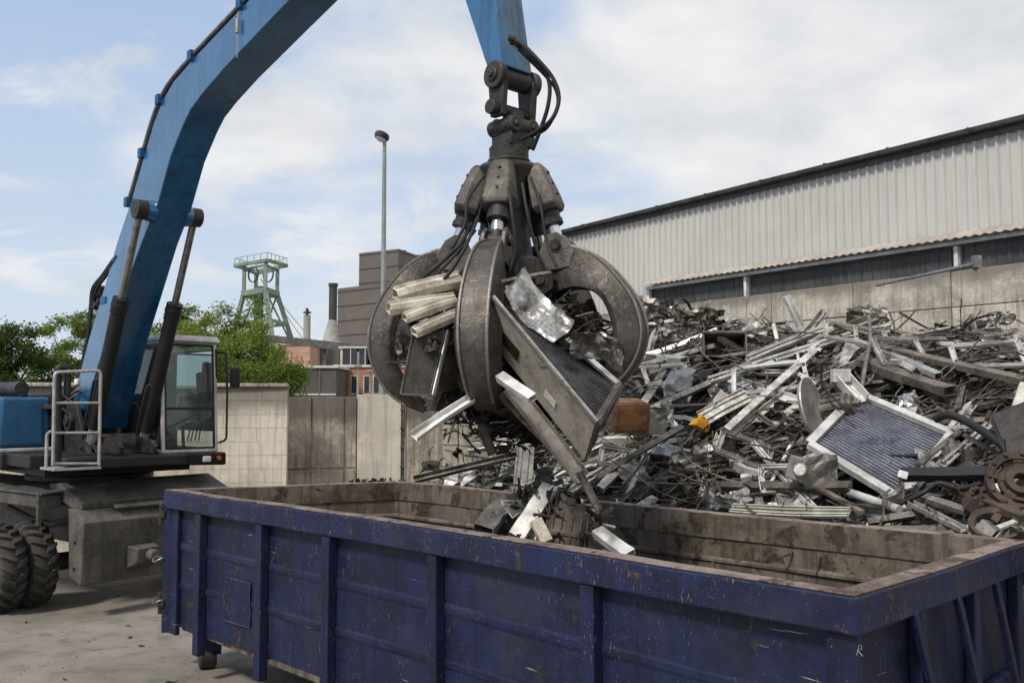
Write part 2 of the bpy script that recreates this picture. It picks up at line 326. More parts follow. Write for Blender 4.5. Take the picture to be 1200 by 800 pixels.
# ground
def ground_mat():
    m,nt,b,out=nodes('yard_ground'); L=nt.links.new; nn=nt.nodes.new
    tc=nn('ShaderNodeTexCoord')
    def noise(s,d=8,r=.6,dist=0):
        n=nn('ShaderNodeTexNoise'); n.inputs['Scale'].default_value=s;n.inputs['Detail'].default_value=d;n.inputs['Roughness'].default_value=r;n.inputs['Distortion'].default_value=dist;L(tc.outputs['Object'],n.inputs['Vector']);return n.outputs['Fac']
    r=nn('ShaderNodeValToRGB'); e=r.color_ramp.elements; e[0].position=.38;e[0].color=c4((.165,.145,.12)); e[1].position=.62;e[1].color=c4((.262,.235,.2)); L(noise(.55,10,.66,.2),r.inputs[0])
    x=nn('ShaderNodeMix');x.data_type='RGBA';mr=nn('ShaderNodeMapRange');mr.inputs[1].default_value=.5;mr.inputs[2].default_value=.62;mr.inputs[4].default_value=.6;L(noise(2.6,9,.7,.25),mr.inputs[0]);L(mr.outputs[0],x.inputs[0]);L(r.outputs[0],x.inputs[6]);x.inputs[7].default_value=c4((.09,.08,.068))
    y=nn('ShaderNodeMix');y.data_type='RGBA';m2=nn('ShaderNodeMapRange');m2.inputs[1].default_value=.52;m2.inputs[2].default_value=.64;m2.inputs[4].default_value=.5;f=noise(60,6,.8);L(f,m2.inputs[0]);L(m2.outputs[0],y.inputs[0]);L(x.outputs[2],y.inputs[6]);y.inputs[7].default_value=c4((.33,.31,.27))
    L(y.outputs[2],b.inputs['Base Color']); b.inputs['Roughness'].default_value=.88
    bp=nn('ShaderNodeBump');bp.inputs['Strength'].default_value=.5;bp.inputs['Distance'].default_value=.01;L(f,bp.inputs['Height'])
    b2=nn('ShaderNodeBump');b2.inputs['Strength'].default_value=.18;b2.inputs['Distance'].default_value=.03;L(noise(5,8,.7),b2.inputs['Height']);L(bp.outputs[0],b2.inputs['Normal']);L(b2.outputs[0],b.inputs['Normal'])
    return m
def glass_mat():
    m=bpy.data.materials.new('cab_glass'); m.use_nodes=True; nt=m.node_tree; nt.nodes.clear(); nn=nt.nodes.new; L=nt.links.new
    out=nn('ShaderNodeOutputMaterial'); t=nn('ShaderNodeBsdfTransparent'); t.inputs[0].default_value=(.80,.87,.85,1); g=nn('ShaderNodeBsdfGlossy'); g.inputs['Roughness'].default_value=.03; g.inputs[0].default_value=(.9,.95,1,1)
    fr=nn('ShaderNodeFresnel'); fr.inputs[0].default_value=1.55; mx=nn('ShaderNodeMixShader'); L(fr.outputs[0],mx.inputs[0]); L(t.outputs[0],mx.inputs[1]); L(g.outputs[0],mx.inputs[2])
    d=nn('ShaderNodeBsdfDiffuse'); d.inputs[0].default_value=(.3,.32,.3,1); m2=nn('ShaderNodeMixShader'); m2.inputs[0].default_value=.09; L(mx.outputs[0],m2.inputs[1]); L(d.outputs[0],m2.inputs[2]); L(m2.outputs[0],out.inputs[0])
    return m
def leaf_mat(name,c1,c2):
    m=bpy.data.materials.new(name); m.use_nodes=True; nt=m.node_tree; nt.nodes.clear(); nn=nt.nodes.new; L=nt.links.new
    out=nn('ShaderNodeOutputMaterial'); tc=nn('ShaderNodeTexCoord'); n=nn('ShaderNodeTexNoise'); n.inputs['Scale'].default_value=1.1; n.inputs['Detail'].default_value=5; L(tc.outputs['Object'],n.inputs['Vector'])
    mr=nn('ShaderNodeMapRange'); mr.inputs[1].default_value=.35; mr.inputs[2].default_value=.65; L(n.outputs['Fac'],mr.inputs[0])
    x=nn('ShaderNodeMix'); x.data_type='RGBA'; L(mr.outputs[0],x.inputs[0]); x.inputs[6].default_value=c4(c1); x.inputs[7].default_value=c4(c2)
    d=nn('ShaderNodeBsdfDiffuse'); t=nn('ShaderNodeBsdfTranslucent'); L(x.outputs[2],d.inputs[0]); L(x.outputs[2],t.inputs[0]); ms=nn('ShaderNodeMixShader'); ms.inputs[0].default_value=.35; L(d.outputs[0],ms.inputs[1]); L(t.outputs[0],ms.inputs[2]); L(ms.outputs[0],out.inputs[0])
    return m
M['ground']=ground_mat(); M['glass']=glass_mat()
M['leafdark']=leaf_mat('leaf_dark',(.035,.065,.018),(.085,.125,.035))
M['leafbright']=leaf_mat('leaf_bright',(.105,.155,.032),(.25,.32,.075))
M['leafmid']=leaf_mat('leaf_mid',(.08,.125,.026),(.195,.255,.058))
# ------------------------------------------------------------------ world & sun
SEL,SROT=rad(48),rad(218)
w=bpy.data.worlds.new('World'); sc.world=w; w.use_nodes=True; nt=w.node_tree; nt.nodes.clear(); nn=nt.nodes.new; L=nt.links.new
wo=nn('ShaderNodeOutputWorld'); bg=nn('ShaderNodeBackground'); sky=nn('ShaderNodeTexSky'); sky.sky_type='NISHITA'; sky.sun_disc=False; sky.sun_elevation=SEL; sky.sun_rotation=SROT; sky.altitude=50; sky.air_density=1; sky.dust_density=1.5
tc=nn('ShaderNodeTexCoord'); sp=nn('ShaderNodeSeparateXYZ'); L(tc.outputs['Generated'],sp.inputs[0])
def wm(op,a,b=None,c=None):
    x=nn('ShaderNodeMath'); x.operation=op
    for i,q in enumerate((a,b,c)):
        if q is None: continue
        if isinstance(q,(int,float)): x.inputs[i].default_value=q
        else: L(q,x.inputs[i])
    return x.outputs[0]
# project on a cloud layer
zz=wm('ADD',wm('MAXIMUM',sp.outputs[2],0.0),.22)
cx=wm('DIVIDE',sp.outputs[0],zz); cy=wm('DIVIDE',sp.outputs[1],zz)
cv=nn('ShaderNodeCombineXYZ'); L(cx,cv.inputs[0]); L(cy,cv.inputs[1])
def wn(scale,det,rough,dist,off):
    mp=nn('ShaderNodeMapping'); mp.inputs['Location'].default_value=off; L(cv.outputs[0],mp.inputs[0])
    n=nn('ShaderNodeTexNoise'); n.inputs['Scale'].default_value=scale;n.inputs['Detail'].default_value=det;n.inputs['Roughness'].default_value=rough;n.inputs['Distortion'].default_value=dist;L(mp.outputs[0],n.inputs['Vector']); return n.outputs['Fac']
n1=wn(1.35,10,.56,.25,(1.7,.4,0)); n2=wn(.55,4,.5,0,(4.2,3.1,0)); n3=wn(2.4,8,.55,.1,(7,2,0))
bias=nn('ShaderNodeMapRange'); bias.inputs[1].default_value=-.45; bias.inputs[2].default_value=.12; bias.inputs[3].default_value=-.10; bias.inputs[4].default_value=.22; L(sp.outputs[0],bias.inputs[0])
msum=wm('ADD',wm('ADD',wm('MULTIPLY',n1,.75),wm('MULTIPLY',n2,.35)),bias.outputs[0])
mask=nn('ShaderNodeMapRange'); mask.interpolation_type='SMOOTHSTEP'; mask.inputs[1].default_value=.54; mask.inputs[2].default_value=.70; L(msum,mask.inputs[0])
cr=nn('ShaderNodeValToRGB'); e=cr.color_ramp.elements; e[0].position=.36; e[0].color=(.62,.64,.67,1); e[1].position=.60; e[1].color=(.82,.815,.81,1); L(n3,cr.inputs[0])
sk=nn('ShaderNodeMix'); sk.data_type='RGBA'; sk.blend_type='MULTIPLY'; sk.inputs[0].default_value=1; L(sky.outputs[0],sk.inputs[6]); sk.inputs[7].default_value=(.10,.10,.10,1)
hz=nn('ShaderNodeMix'); hz.data_type='RGBA'; hz.inputs[0].default_value=.78; L(sk.outputs[2],hz.inputs[6])
# high thin haze whitens the clear sky, paler toward the horizon
hr=nn('ShaderNodeValToRGB'); e=hr.color_ramp.elements; e[0].position=0; e[0].color=(.70,.78,.87,1); e[1].position=.55; e[1].color=(.34,.49,.77,1); L(sp.outputs[2],hr.inputs[0]); L(hr.outputs[0],hz.inputs[7])
n4=wn(1.9,11,.60,.5,(3.3,9.1,0)); mk2=nn('ShaderNodeMapRange'); mk2.interpolation_type='SMOOTHSTEP'; mk2.inputs[1].default_value=.50; mk2.inputs[2].default_value=.66; mk2.inputs[4].default_value=.75; L(n4,mk2.inputs[0])
mx=nn('ShaderNodeMix'); mx.data_type='RGBA'; L(wm('MULTIPLY',wm('MAXIMUM',mask.outputs[0],mk2.outputs[0]),.95),mx.inputs[0]); L(hz.outputs[2],mx.inputs[6]); L(cr.outputs[0],mx.inputs[7])
L(mx.outputs[2],bg.inputs[0]); bg.inputs[1].default_value=1.10; L(bg.outputs[0],wo.inputs[0])
sd=bpy.data.lights.new('sun','SUN'); sd.energy=3.2; sd.angle=rad(9); sd.color=(1,.93,.84)
so=bpy.data.objects.new('sun',sd); COL.objects.link(so)
sdir=V((math.sin(SROT)*math.cos(SEL),math.cos(SROT)*math.cos(SEL),math.sin(SEL)))
so.rotation_euler=sdir.to_track_quat('Z','Y').to_euler(); so.location=(0,0,40)
sc.view_settings.view_transform='Standard'; sc.view_settings.look='None'; sc.view_settings.exposure=0
sc.cycles.use_denoising=True
sc.cycles.max_bounces=6; sc.cycles.transparent_max_bounces=12

# ------------------------------------------------------------------ ground
g=MB(); g.add([(-900,-60,0),(900,-60,0),(900,1500,0),(-900,1500,0)],[(0,1,2,3)])
tag(g.build('ground',M['ground']),kind='structure')
# ------------------------------------------------------------------ CONTAINER
ZR=1.81; ZB=.44
Bc=onz(191,573.5,ZR); Ac=onz(1004,699.5,ZR); Cc=onz(468,563.5,ZR); Dc=onz(1208,634.5,ZR)
def flat(p,z): return V((p.x,p.y,z))
def seglerp(p,q,t): return p+(q-p)*t
def tpx(p,q,px):  # parameter on segment p-q (xy) whose image column is px
    k=(px-600)/FP/ (math.cos(TH)); 
    # solve (px+..)/y = k approx (columns are near-vertical)
    a=p.x-k*p.y; b=(q.x-p.x)-k*(q.y-p.y); return -a/b
cont=thing('scrap_container',(0,0,0),0,label='long open navy blue roll-off container with scratched ribbed sides in the foreground',cat='container')
cen=(Ac+Bc+Cc+Dc)/4
def inset(quad,d):
    """inset polygon (list of Vector xy) by d"""
    n=len(quad); out=[]
    cc=sum(quad,V((0,0,0)))/n
    lines=[]
    for i in range(n):
        p=quad[i]; q=quad[(i+1)%n]; e=(q-p); e.z=0; e.normalize(); nrm=V((-e.y,e.x,0))
        if (cc-p).dot(nrm)<0: nrm=-nrm
        lines.append((p+nrm*d,e))
    for i in range(n):
        p1,e1=lines[i-1]; p2,e2=lines[i]
        det=e1.x*(-e2.y)+e2.x*e1.y; r=p2-p1
        t=(r.x*(-e2.y)+e2.x*r.y)/det
        out.append(p1+e1*t)
    return out
OUT=[Ac,Bc,Cc,Dc]
def shell(mb,o,i,z0,z1,cap=True):
    def sub(q):
        r=[]
        for k in range(4):
            for t in range(14): r.append(q[k]+(q[(k+1)%4]-q[k])*(t/14))
        return r
    o=sub(o); i=sub(i); n=len(o)
    vs=[flat(p,z0) for p in o]+[flat(p,z1) for p in o]+[flat(p,z0) for p in i]+[flat(p,z1) for p in i]
    fs=[]
    for k in range(n):
        j=(k+1)%n
        fs+=[(k,j,n+j,n+k),(2*n+j,2*n+k,3*n+k,3*n+j),(n+k,n+j,3*n+j,3*n+k),(j,k,2*n+k,2*n+j)]
    return mb.add(vs,fs)
RH=.185
i12=inset(OUT,.14)
o=shell(MB(),OUT,i12,ZR-RH,ZR-.006).build('top_rail',M['navyrim'],cont,bevel=.012); 
mb=MB(); oo=inset(OUT,.012); ii=inset(OUT,.13)
# worn cap strips on rail, slightly uneven pieces
shell(mb,oo,ii,ZR-.004,ZR+.004); mb.build('rail_cap',M['rimtop'],cont,bevel=.003)
pan_o=inset(OUT,.10); pan_i=inset(OUT,.108)
# outer side wall sheets
mb=MB(); n=4
shell(mb,pan_o,pan_i,ZB,ZR-RH-.003)
mb.build('side_wall',M['navy'],cont)
# pressed ridges on the near long wall and far wall
def wallbars(mb,p,q,z,h,off,depth):
    e=(q-p); e.z=0; e.normalize(); nrm=V((-e.y,e.x,0))
    if (cen-p).dot(nrm)>0: nrm=-nrm
    a=flat(p,z)+nrm*off; b=flat(q,z)+nrm*off
    mb.ext([(-.001,-h/2),(-.001,h/2),(depth,h/2-depth),(depth,-h/2+depth)] ,a,b)
pA,pB,pC,pD=pan_o
e_near=(pB-pA).normalized(); n_near=V((-e_near.y,e_near.x,0)); 
if (cen-pA).dot(n_near)>0: n_near=-n_near
for z in (.86,1.24):
    mb=MB(); a=flat(pA,z)+n_near*.001; b=flat(pB,z)+n_near*.001
    for sgn in (1,):
        w_=.045; d_=.008
        P0=a-V((0,0,w_)); P1=a-V((0,0,w_*.4))+n_near*d_; P2=a+V((0,0,w_*.4))+n_near*d_; P3=a+V((0,0,w_))
        Q0=b-V((0,0,w_)); Q1=b-V((0,0,w_*.4))+n_near*d_; Q2=b+V((0,0,w_*.4))+n_near*d_; Q3=b+V((0,0,w_))
        for k_ in range(16):
            l_=lambda u,v,t: u+(v-u)*t
            A_=[l_(u,v,k_/16) for u,v in ((P0,Q0),(P1,Q1),(P2,Q2),(P3,Q3))]; B_=[l_(u,v,(k_+1)/16) for u,v in ((P0,Q0),(P1,Q1),(P2,Q2),(P3,Q3))]
            mb.add(A_+B_,[(0,1,5,4),(1,2,6,5),(2,3,7,6)])
    mb.build('pressed_ridge',M['navy'],cont)
# ribs near side
def ribs(p,q,ts,w,zt,zb,nrm,depth,name='side_rib'):
    e=(q-p); e.z=0; e.normalize()
    for t in ts:
        c=p+(q-p)*t
        mb=MB(); a=flat(c,zb)+nrm*(depth/2+.0015); b=flat(c,zt)+nrm*(depth/2+.0015)
        mb.hexa([a-e*w/2-nrm*depth/2,a+e*w/2-nrm*depth/2,a+e*w/2+nrm*depth/2,a-e*w/2+nrm*depth/2],[b-e*w/2-nrm*depth/2,b+e*w/2-nrm*depth/2,b+e*w/2+nrm*depth/2,b-e*w/2+nrm*depth/2])
        mb.build(name,M['navy'],cont,bevel=.008)
ts=[tpx(pB,pA,x) for x in (243,311,386,509,691)]
ribs(pB,pA,ts,.105,ZR-RH-.004,.26,n_near,.085)
# corner posts
ribs(pB,pA,[tpx(pB,pA,984)],.16,ZR-RH-.004,.26,n_near,.06,'corner_post')
ribs(pB,pA,[.0015],.17,ZR-RH-.004,.36,n_near,.05,'corner_post')
# near end (right): posts + braces
e_r=(pD-pA).normalized(); n_r=V((-e_r.y,e_r.x,0))
if (cen-pA).dot(n_r)>0: n_r=-n_r
ribs(pA,pD,[.32,.66,.985],.09,ZR-RH-.004,.26,n_r,.07,'end_post')
for t0 in (.24,.50,.76):
    mb=MB(); c=pA+(pD-pA)*t0; a=flat(c,ZR-RH+.02)+n_r*.09; b=flat(c+e_r*.12,.35)+n_r*.06
    c2=pA+(pD-pA)*(t0+.14)
    mb.bar(a,flat(c2,.95)+n_r*.10,.05,.035,up=n_r); mb.build('diagonal_brace',M['navy'],cont,bevel=.004)
mb=MB(); mb.bar(flat(pA,1.0)+n_r*.03,flat(pD,1.0)+n_r*.03,.05,.08); mb.build('end_beam',M['navy'],cont,bevel=.006)
# inner liner
li_o=inset(OUT,.125); li_i=inset(OUT,.132)
mb=MB(); shell(mb,li_o,li_i,ZB,ZR-.01); mb.build('inner_wall',M['inside'],cont)
mb=MB(); shell(mb,inset(OUT,.1415),inset(OUT,.146),ZR-RH-.004,ZR-.001); mb.build('inner_rim_face',M['inside'],cont)
# floor
mb=MB(); mb.hexa([flat(p,.40) for p in inset(OUT,.14)],[flat(p,.45) for p in inset(OUT,.14)]); mb.build('container_floor',M['inside'],cont)
# inside ledges/seams on far and left inner walls
fi=inset(OUT,.133)
def inner_strip(p,q,z,h,d):
    e=(q-p); e.z=0; e.normalize(); nrm=V((-e.y,e.x,0))
    if (cen-p).dot(nrm)<0: nrm=-nrm
    mb=MB(); P=[flat(p,z)+nrm*.0,flat(p,z)+nrm*d,flat(p,z+h)+nrm*d,flat(p,z+h+d)]; Q=[flat(q,z),flat(q,z)+nrm*d,flat(q,z+h)+nrm*d,flat(q,z+h+d)]
    mb.add(P+Q,[(0,1,5,4),(1,2,6,5),(2,3,7,6)]); return mb
for (p,q) in ((fi[2],fi[3]),(fi[1],fi[2])):
    inner_strip(p,q,1.43,.02,.02).build('weld_ledge',M['inside'],cont)
    inner_strip(p,q,1.0,.02,.02).build('weld_ledge',M['inside'],cont)
# vertical weld seams
for t in (.33,.66,.86):
    p=fi[2]+(fi[3]-fi[2])*t; mb=MB(); mb.bar(flat(p,.46),flat(p,1.43),.04,.02,up=(fi[3]-fi[2])); mb.build('weld_seam',M['inside'],cont)
# near long wall bottom beams and skid rails
e_long=(pA-pB).normalized(); e_sh=(pC-pB).normalized()
for k in (.28,.72):
    a=pB+(pC-pB)*k; b=pA+(pD-pA)*k; mb=MB(); mb.bar(flat(a,.31),flat(b,.31),.12,.17); mb.build('skid_rail',M['navy'],cont,bevel=.006)
for t in (.012,.96):
    for k in (.12,.86):
        a=pB+(pA-pB)*t; b=pC+(pD-pC)*t; c=a+(b-a)*k
        r=MB(); r.cyl(flat(c-e_sh*.08,.10),flat(c+e_sh*.08,.10),.10,n=24); ro=r.build('ground_roller',M['darksteel'],cont,bevel=.01,smooth=40)
        h=MB(); h.hexa([flat(c+e_long*sx*.06+e_sh*sy*.11,.14) for sx,sy in((-1,-1),(1,-1),(1,1),(-1,1))],[flat(c+e_long*sx*.07+e_sh*sy*.11,.40) for sx,sy in((-1,-1),(1,-1),(1,1),(-1,1))]); h.build('roller_bracket',M['navy'],cont,bevel=.005)
# hinges + door edge at left near corner
mb=MB(); hx=pB-e_long*.10+n_near*.02
mb.bar(flat(Bc,ZR-RH-.01)+e_long*.012+e_sh*.05,flat(Bc,.36)+e_long*.012+e_sh*.05,.05,.09); mb.build('door_edge_post',M['navy'],cont,bevel=.006)
for z in (1.56,.66):
    mb=MB(); c=flat(Bc,z)-e_long*.02-e_sh*.0
    mb.cyl(c-V((0,0,.11)),c+V((0,0,.11)),.028,n=14); mb.box(c+e_long*.03,(.05,.05,.07)); mb.build('hinge',M['darksteel'],cont,bevel=.003)
for z in (1.12,.70):
    c=flat(Bc,z)-e_long*.04; mb=MB(); pts=[c+V((math.cos(a)*.07,math.sin(a)*.07,-.02*math.sin(a*2)-.02)) for a in [k*math.pi/8 for k in range(17)]]
    mb.tube(pts,.008,6); mb.build('chain_link',M['rodgrey'],cont,smooth=60)
# welded patch plate (px 265-295, y 668-723)
pt0=tpx(pB,pA,266); pt1=tpx(pB,pA,295); a=pB+(pA-pB)*pt0; b=pB+(pA-pB)*pt1
mb=MB(); z1=1.06; z0=.66
mb.hexa([flat(a,z0)+n_near*.010,flat(b,z0)+n_near*.010,flat(b,z0)+n_near*.015,flat(a,z0)+n_near*.015],[flat(a,z1)+n_near*.010,flat(b,z1)+n_near*.010,flat(b,z1)+n_near*.015,flat(a,z1)+n_near*.015])
mb.build('welded_patch',M['navy'],cont,bevel=.004)
mb=MB(); q=[flat(a,z0),flat(b,z0),flat(b,z1),flat(a,z1)]; q=[p+n_near*.015 for p in q]
pts=[]
for i in range(4):
    for k in range(8):
        p=q[i]+(q[(i+1)%4]-q[i])*(k/8); pts.append(p+V((R.uniform(-.003,.003),0,R.uniform(-.004,.004))))
mb.tube(pts+[pts[0]],.006,5); mb.build('weld_bead',weather('pale_weld',(.06,.06,.10),(.02,.02,.05),rough=.7,scale=9,bump=.3),cont)
# small chalk mark on corner post: like a leaning R / arrow sign
ck=MB(); c=flat(pA,0)
def onside(px,py,off=.064):
    # point on plane of near wall offset
    d=ray(px,py); P0=V((0,0,CZ)); pl=pA+n_near*off; n_=n_near; t=(pl-P0).dot(n_)/d.dot(n_); return P0+d*t
def onend(px,py,off=.004):
    d=ray(px,py); P0=V((0,0,CZ)); pl=pA+n_r*off; t=(pl-P0).dot(n_r)/d.dot(n_r); return P0+d*t
for s_ in ([(1003,768),(1006,756),(1009,756),(1009,761),(1004,762),(1010,769)],):
    ck.tube([onside(x,y,.064) for x,y in s_],.0014,4)
ck.build('chalk_mark',M['railgrey'],cont)

def warp(p):
    # dents and bowing shared by every piece of the container
    t=(p-pA).dot((pB-pA).normalized())/(pB-pA).length; s_=(p-pA).dot(-n_near)
    q=V((p.x*.9,p.y*.9,p.z*1.1)); d=-n_near*(math.sin(math.pi*min(1,max(0,t)))*.075*max(0,1-max(0,s_)/1.2)+N.noise(q)*.018+N.noise(q*2.7)*.007)
    return p+d+V((0,0,N.noise(q*1.3+V((9,9,0)))*.012))
for o in cont.children:
    for v in o.data.vertices: v.co=warp(v.co)
# ------------------------------------------------------------------ EXCAVATOR
E=V((-5.7,13.5,0)); EA=rad(-45); fw=V((math.cos(EA),math.sin(EA),0)); lf=V((-fw.y,fw.x,0))
exc=thing('material_handler',E,EA,label='blue wheeled scrap handler excavator with tall boom, silver cab and dual tyres',cat='excavator')
def ip(px,py,yl=0):
    d=ray(px,py); k=d.x/d.y; q=E+lf*yl
    t=(k*q.y-q.x)/(fw.x-k*fw.y); Y=q.y+fw.y*t
    return V((t,yl,CZ+d.z/d.y*Y))
ST=[((82,482),(92,503),.68),((104,397),(123,402),.58),((123,334),(149,331),.52),((137,284),(167,282),.48),((153,237),(185,238),.46),((169.5,180),(200,183),.46),((180,144),(214,148),.46),((190,118),(223,129),.46),((203,96),(237,110),.46),((228,67),(262,81),.46),((286,6),(321,19),.46),((345,-56),(381,-42),.45),((420,-135),(455,-120),.42),((500,-215),(520,-190),.36)]
def strut(stations,name,m,ipf=ip,bev=.012,parent=exc):
    mb=MB(); k=0; rows=[]
    for bk,bd,wd in stations:
        a=ipf(bk[0],bk[1],-wd/2); b=ipf(bd[0],bd[1],-wd/2)
        rows.append([V((a.x,-wd/2,a.z)),V((b.x,-wd/2,b.z)),V((b.x,wd/2,b.z)),V((a.x,wd/2,a.z))])
    vs=[p for r in rows for p in r]; fs=[]
    for i in range(len(rows)-1):
        for j in range(4):
            fs.append((i*4+j,i*4+(j+1)%4,(i+1)*4+(j+1)%4,(i+1)*4+j))
    fs+=[(3,2,1,0),tuple(range(len(vs)-4,len(vs)))]
    mb.add(vs,fs); o=mb.build(name,m,parent,bevel=bev,smooth=28); return o,rows
boom,brow=strut(ST,'boom',M['blue'])
# stick
SS=[((571,78),(590,76),.34),((545,0),(580,0),.34),((527,-55),(573,-64),.34),((508,-115),(567,-132),.34),((498,-190),(540,-200),.32),((505,-250),(530,-255),.3)]
stick,srow=strut(SS,'stick',M['stickgrey'])
# side plates of stick in blue (proud 3 mm)
mb=MB()
for s_ in (-1,):
    pl=[]
    rows=[(r[0],r[1]) for r in srow]
    vs=[V((r[0].x+.02*(r[1]-r[0]).x,s_*(abs(r[0].y)+.003),r[0].z+.02*(r[1]-r[0]).z)) for r in rows]+[V((r[1].x-.02*(r[1]-r[0]).x,s_*(abs(r[0].y)+.003),r[1].z-.02*(r[1]-r[0]).z)) for r in rows]
    k=len(rows)
    for i in range(k-1): mb.add([vs[i],vs[i+1],vs[k+i+1],vs[k+i]],[(0,1,2,3)])
mb.build('stick_side_plate',M['blue'],exc)
# boom tip pin
tp=(brow[-1][0]+brow[-1][1])/2; mb=MB(); mb.cyl((tp.x,-.3,tp.z),(tp.x,.3,tp.z),.12,n=20); mb.build('boom_tip_pin',M['darksteel'],exc,smooth=40)
# boom foot rib / gusset and cylinder lugs
pr=ip(173,243,-.40); pl_=ip(219,257,.40); pc=V(((pr.x+pl_.x)/2,0,(pr.z+pl_.z)/2))
for s_ in (-1,1):
    mb=MB(); mb.cyl((pc.x,s_*.20,pc.z),(pc.x,s_*.30,pc.z),.15,.13,n=24); mb.build('pin_boss',M['blue'],exc,smooth=40)
    cyl_=thing('boom_cylinder',(0,0,0),0,exc)
    base=ip(104,533,-.36) if s_<0 else ip(163,536,.36); 
    base=V((base.x,s_*.37,base.z)); top=V((pc.x,s_*.37,pc.z))
    d=(top-base).normalized(); Lc=(top-base).length
    mb=MB(); mb.cyl(top-V((0,.075,0)),top+V((0,.075,0)),.125,n=28); mb.cyl(top-V((0,.082,0)),top+V((0,.082,0)),.05,n=16); mb.build('rod_eye',M['darksteel'],cyl_,bevel=.008,smooth=40)
    mb=MB(); mb.cyl(base+d*Lc*.5,top-d*.08,.048,n=20); mb.build('piston_rod',M['rodgrey'],cyl_,smooth=40)
    mb=MB(); mb.cyl(base+d*Lc*.12,base+d*Lc*.60,.098,n=24); mb.cyl(base+d*Lc*.595,base+d*Lc*.655,.108,n=24); mb.cyl(base+d*Lc*.62,base+d*Lc*.635,.113,n=24); mb.build('cylinder_sleeve',M['rubber'],cyl_,bevel=.006,smooth=40)
    mb=MB(); mb.cyl(base,base+d*Lc*.13,.06,n=20); mb.build('cylinder_tube',M['railgrey'],cyl_,smooth=40)
    mb=MB(); mb.cyl(base-V((0,.09,0)),base+V((0,.09,0)),.12,n=24); mb.cyl(base-V((0,.12,0)),base+V((0,.12,0)),.06,n=16); mb.build('base_eye',M['darksteel'],cyl_,bevel=.006,smooth=40)
    # small line alongside the sleeve
    mb=MB(); off=V((.0,-.13,0)); mb.tube([base+d*.25+off*.9,base+d*.5+off,base+d*1.1+off*1.02,base+d*1.15+off*.6],.018,8); mb.build('feed_line',M['black'],cyl_,smooth=60)
BASEP=(ip(104,533,-.36)+ip(163,536,.36))/2
# hoses along boom back: pipes following station back edge
def back_line(off,yl,i0,i1,r,name,m):
    pts=[]
    for i in range(i0,i1):
        r_=brow[i]; d=(r_[0]-r_[1]).normalized(); pts.append(V((r_[0].x,yl,r_[0].z))+d*off)
    # refine with catmull
    out=[]
    for i in range(len(pts)-1):
        p0=pts[max(i-1,0)];p1=pts[i];p2=pts[i+1];p3=pts[min(i+2,len(pts)-1)]
        for k in range(6):
            t=k/6; out.append(.5*((2*p1)+(p2-p0)*t+(2*p0-5*p1+4*p2-p3)*t*t+(3*p1-p0-3*p2+p3)*t**3))
    out.append(pts[-1]); mb=MB(); mb.tube(out,r,8); return mb.build(name,m,exc,smooth=60)
back_line(.075,-.235,4,14,.022,'hydraulic_pipe',M['rodgrey']); back_line(.095,-.18,4,14,.024,'hydraulic_pipe',M['black']); back_line(.085,-.12,4,14,.022,'hydraulic_pipe',M['black']); back_line(.04,.02,4,14,.02,'hydraulic_pipe',M['black'])
for i in (4,5,7,9,10,11):
    r_=brow[i]; d=(r_[0]-r_[1]).normalized(); c=V((r_[0].x,-.17,r_[0].z))+d*.07; mb=MB(); mb.box(c,(.10,.22,.13)); mb.build('pipe_clamp',M['bluecover'],exc,bevel=.01)
p=brow[10][0]; q=V((p.x-.1,-.25,p.z-.05)); mb=MB(); mb.tube([q,q+V((.02,-.01,-.16)),q+V((.02,-.01,-.55))],.005,5); mb.cyl(q+V((.02,-.015,-.10)),q+V((.02,-.015,-.26)),.022,n=8); mb.build('grease_line',M['railgrey'],exc)
# lower loose hoses (px ~ 100-140, y 290-470)
for k,(yl,dd,r_) in enumerate(((-.24,0,.022),(-.20,.05,.02),(-.15,.02,.024),(-.10,.08,.022),(-.05,.04,.02))):
    P=[(140-dd*20,300),(128-dd*60,322),(117-dd*70,338),(111-dd*30,360),(106-dd*20,400),(98-dd*20,435),(92,458),(84,478)]
    pts=[ip(x-3,y,yl) for x,y in P]; mb=MB()
    out=[]
    for i in range(len(pts)-1):
        p0=pts[max(i-1,0)];p1=pts[i];p2=pts[i+1];p3=pts[min(i+2,len(pts)-1)]
        for q in range(5):
            t=q/5; out.append(.5*((2*p1)+(p2-p0)*t+(2*p0-5*p1+4*p2-p3)*t*t+(3*p1-p0-3*p2+p3)*t**3))
    mb.tube(out+[pts[-1]],r_,8); mb.build('boom_hose',M['rubber'],exc,smooth=60)
mb=MB(); c=ip(116,350,-.2); 
for k in range(9): mb.box(c+V((R.uniform(-.12,.12),R.uniform(-.05,.12),R.uniform(-.18,.18))),(R.uniform(.05,.12),.08,R.uniform(.05,.13)),Mx.Rotation(R.uniform(0,3),3,'Y'))
mb.build('valve_block',M['darksteel'],exc,bevel=.008)
mb=MB(); c=ip(122,352,-.26); mb.box(c,(.18,.05,.10)); mb.build('hose_bracket',M['bluecover'],exc,bevel=.008)
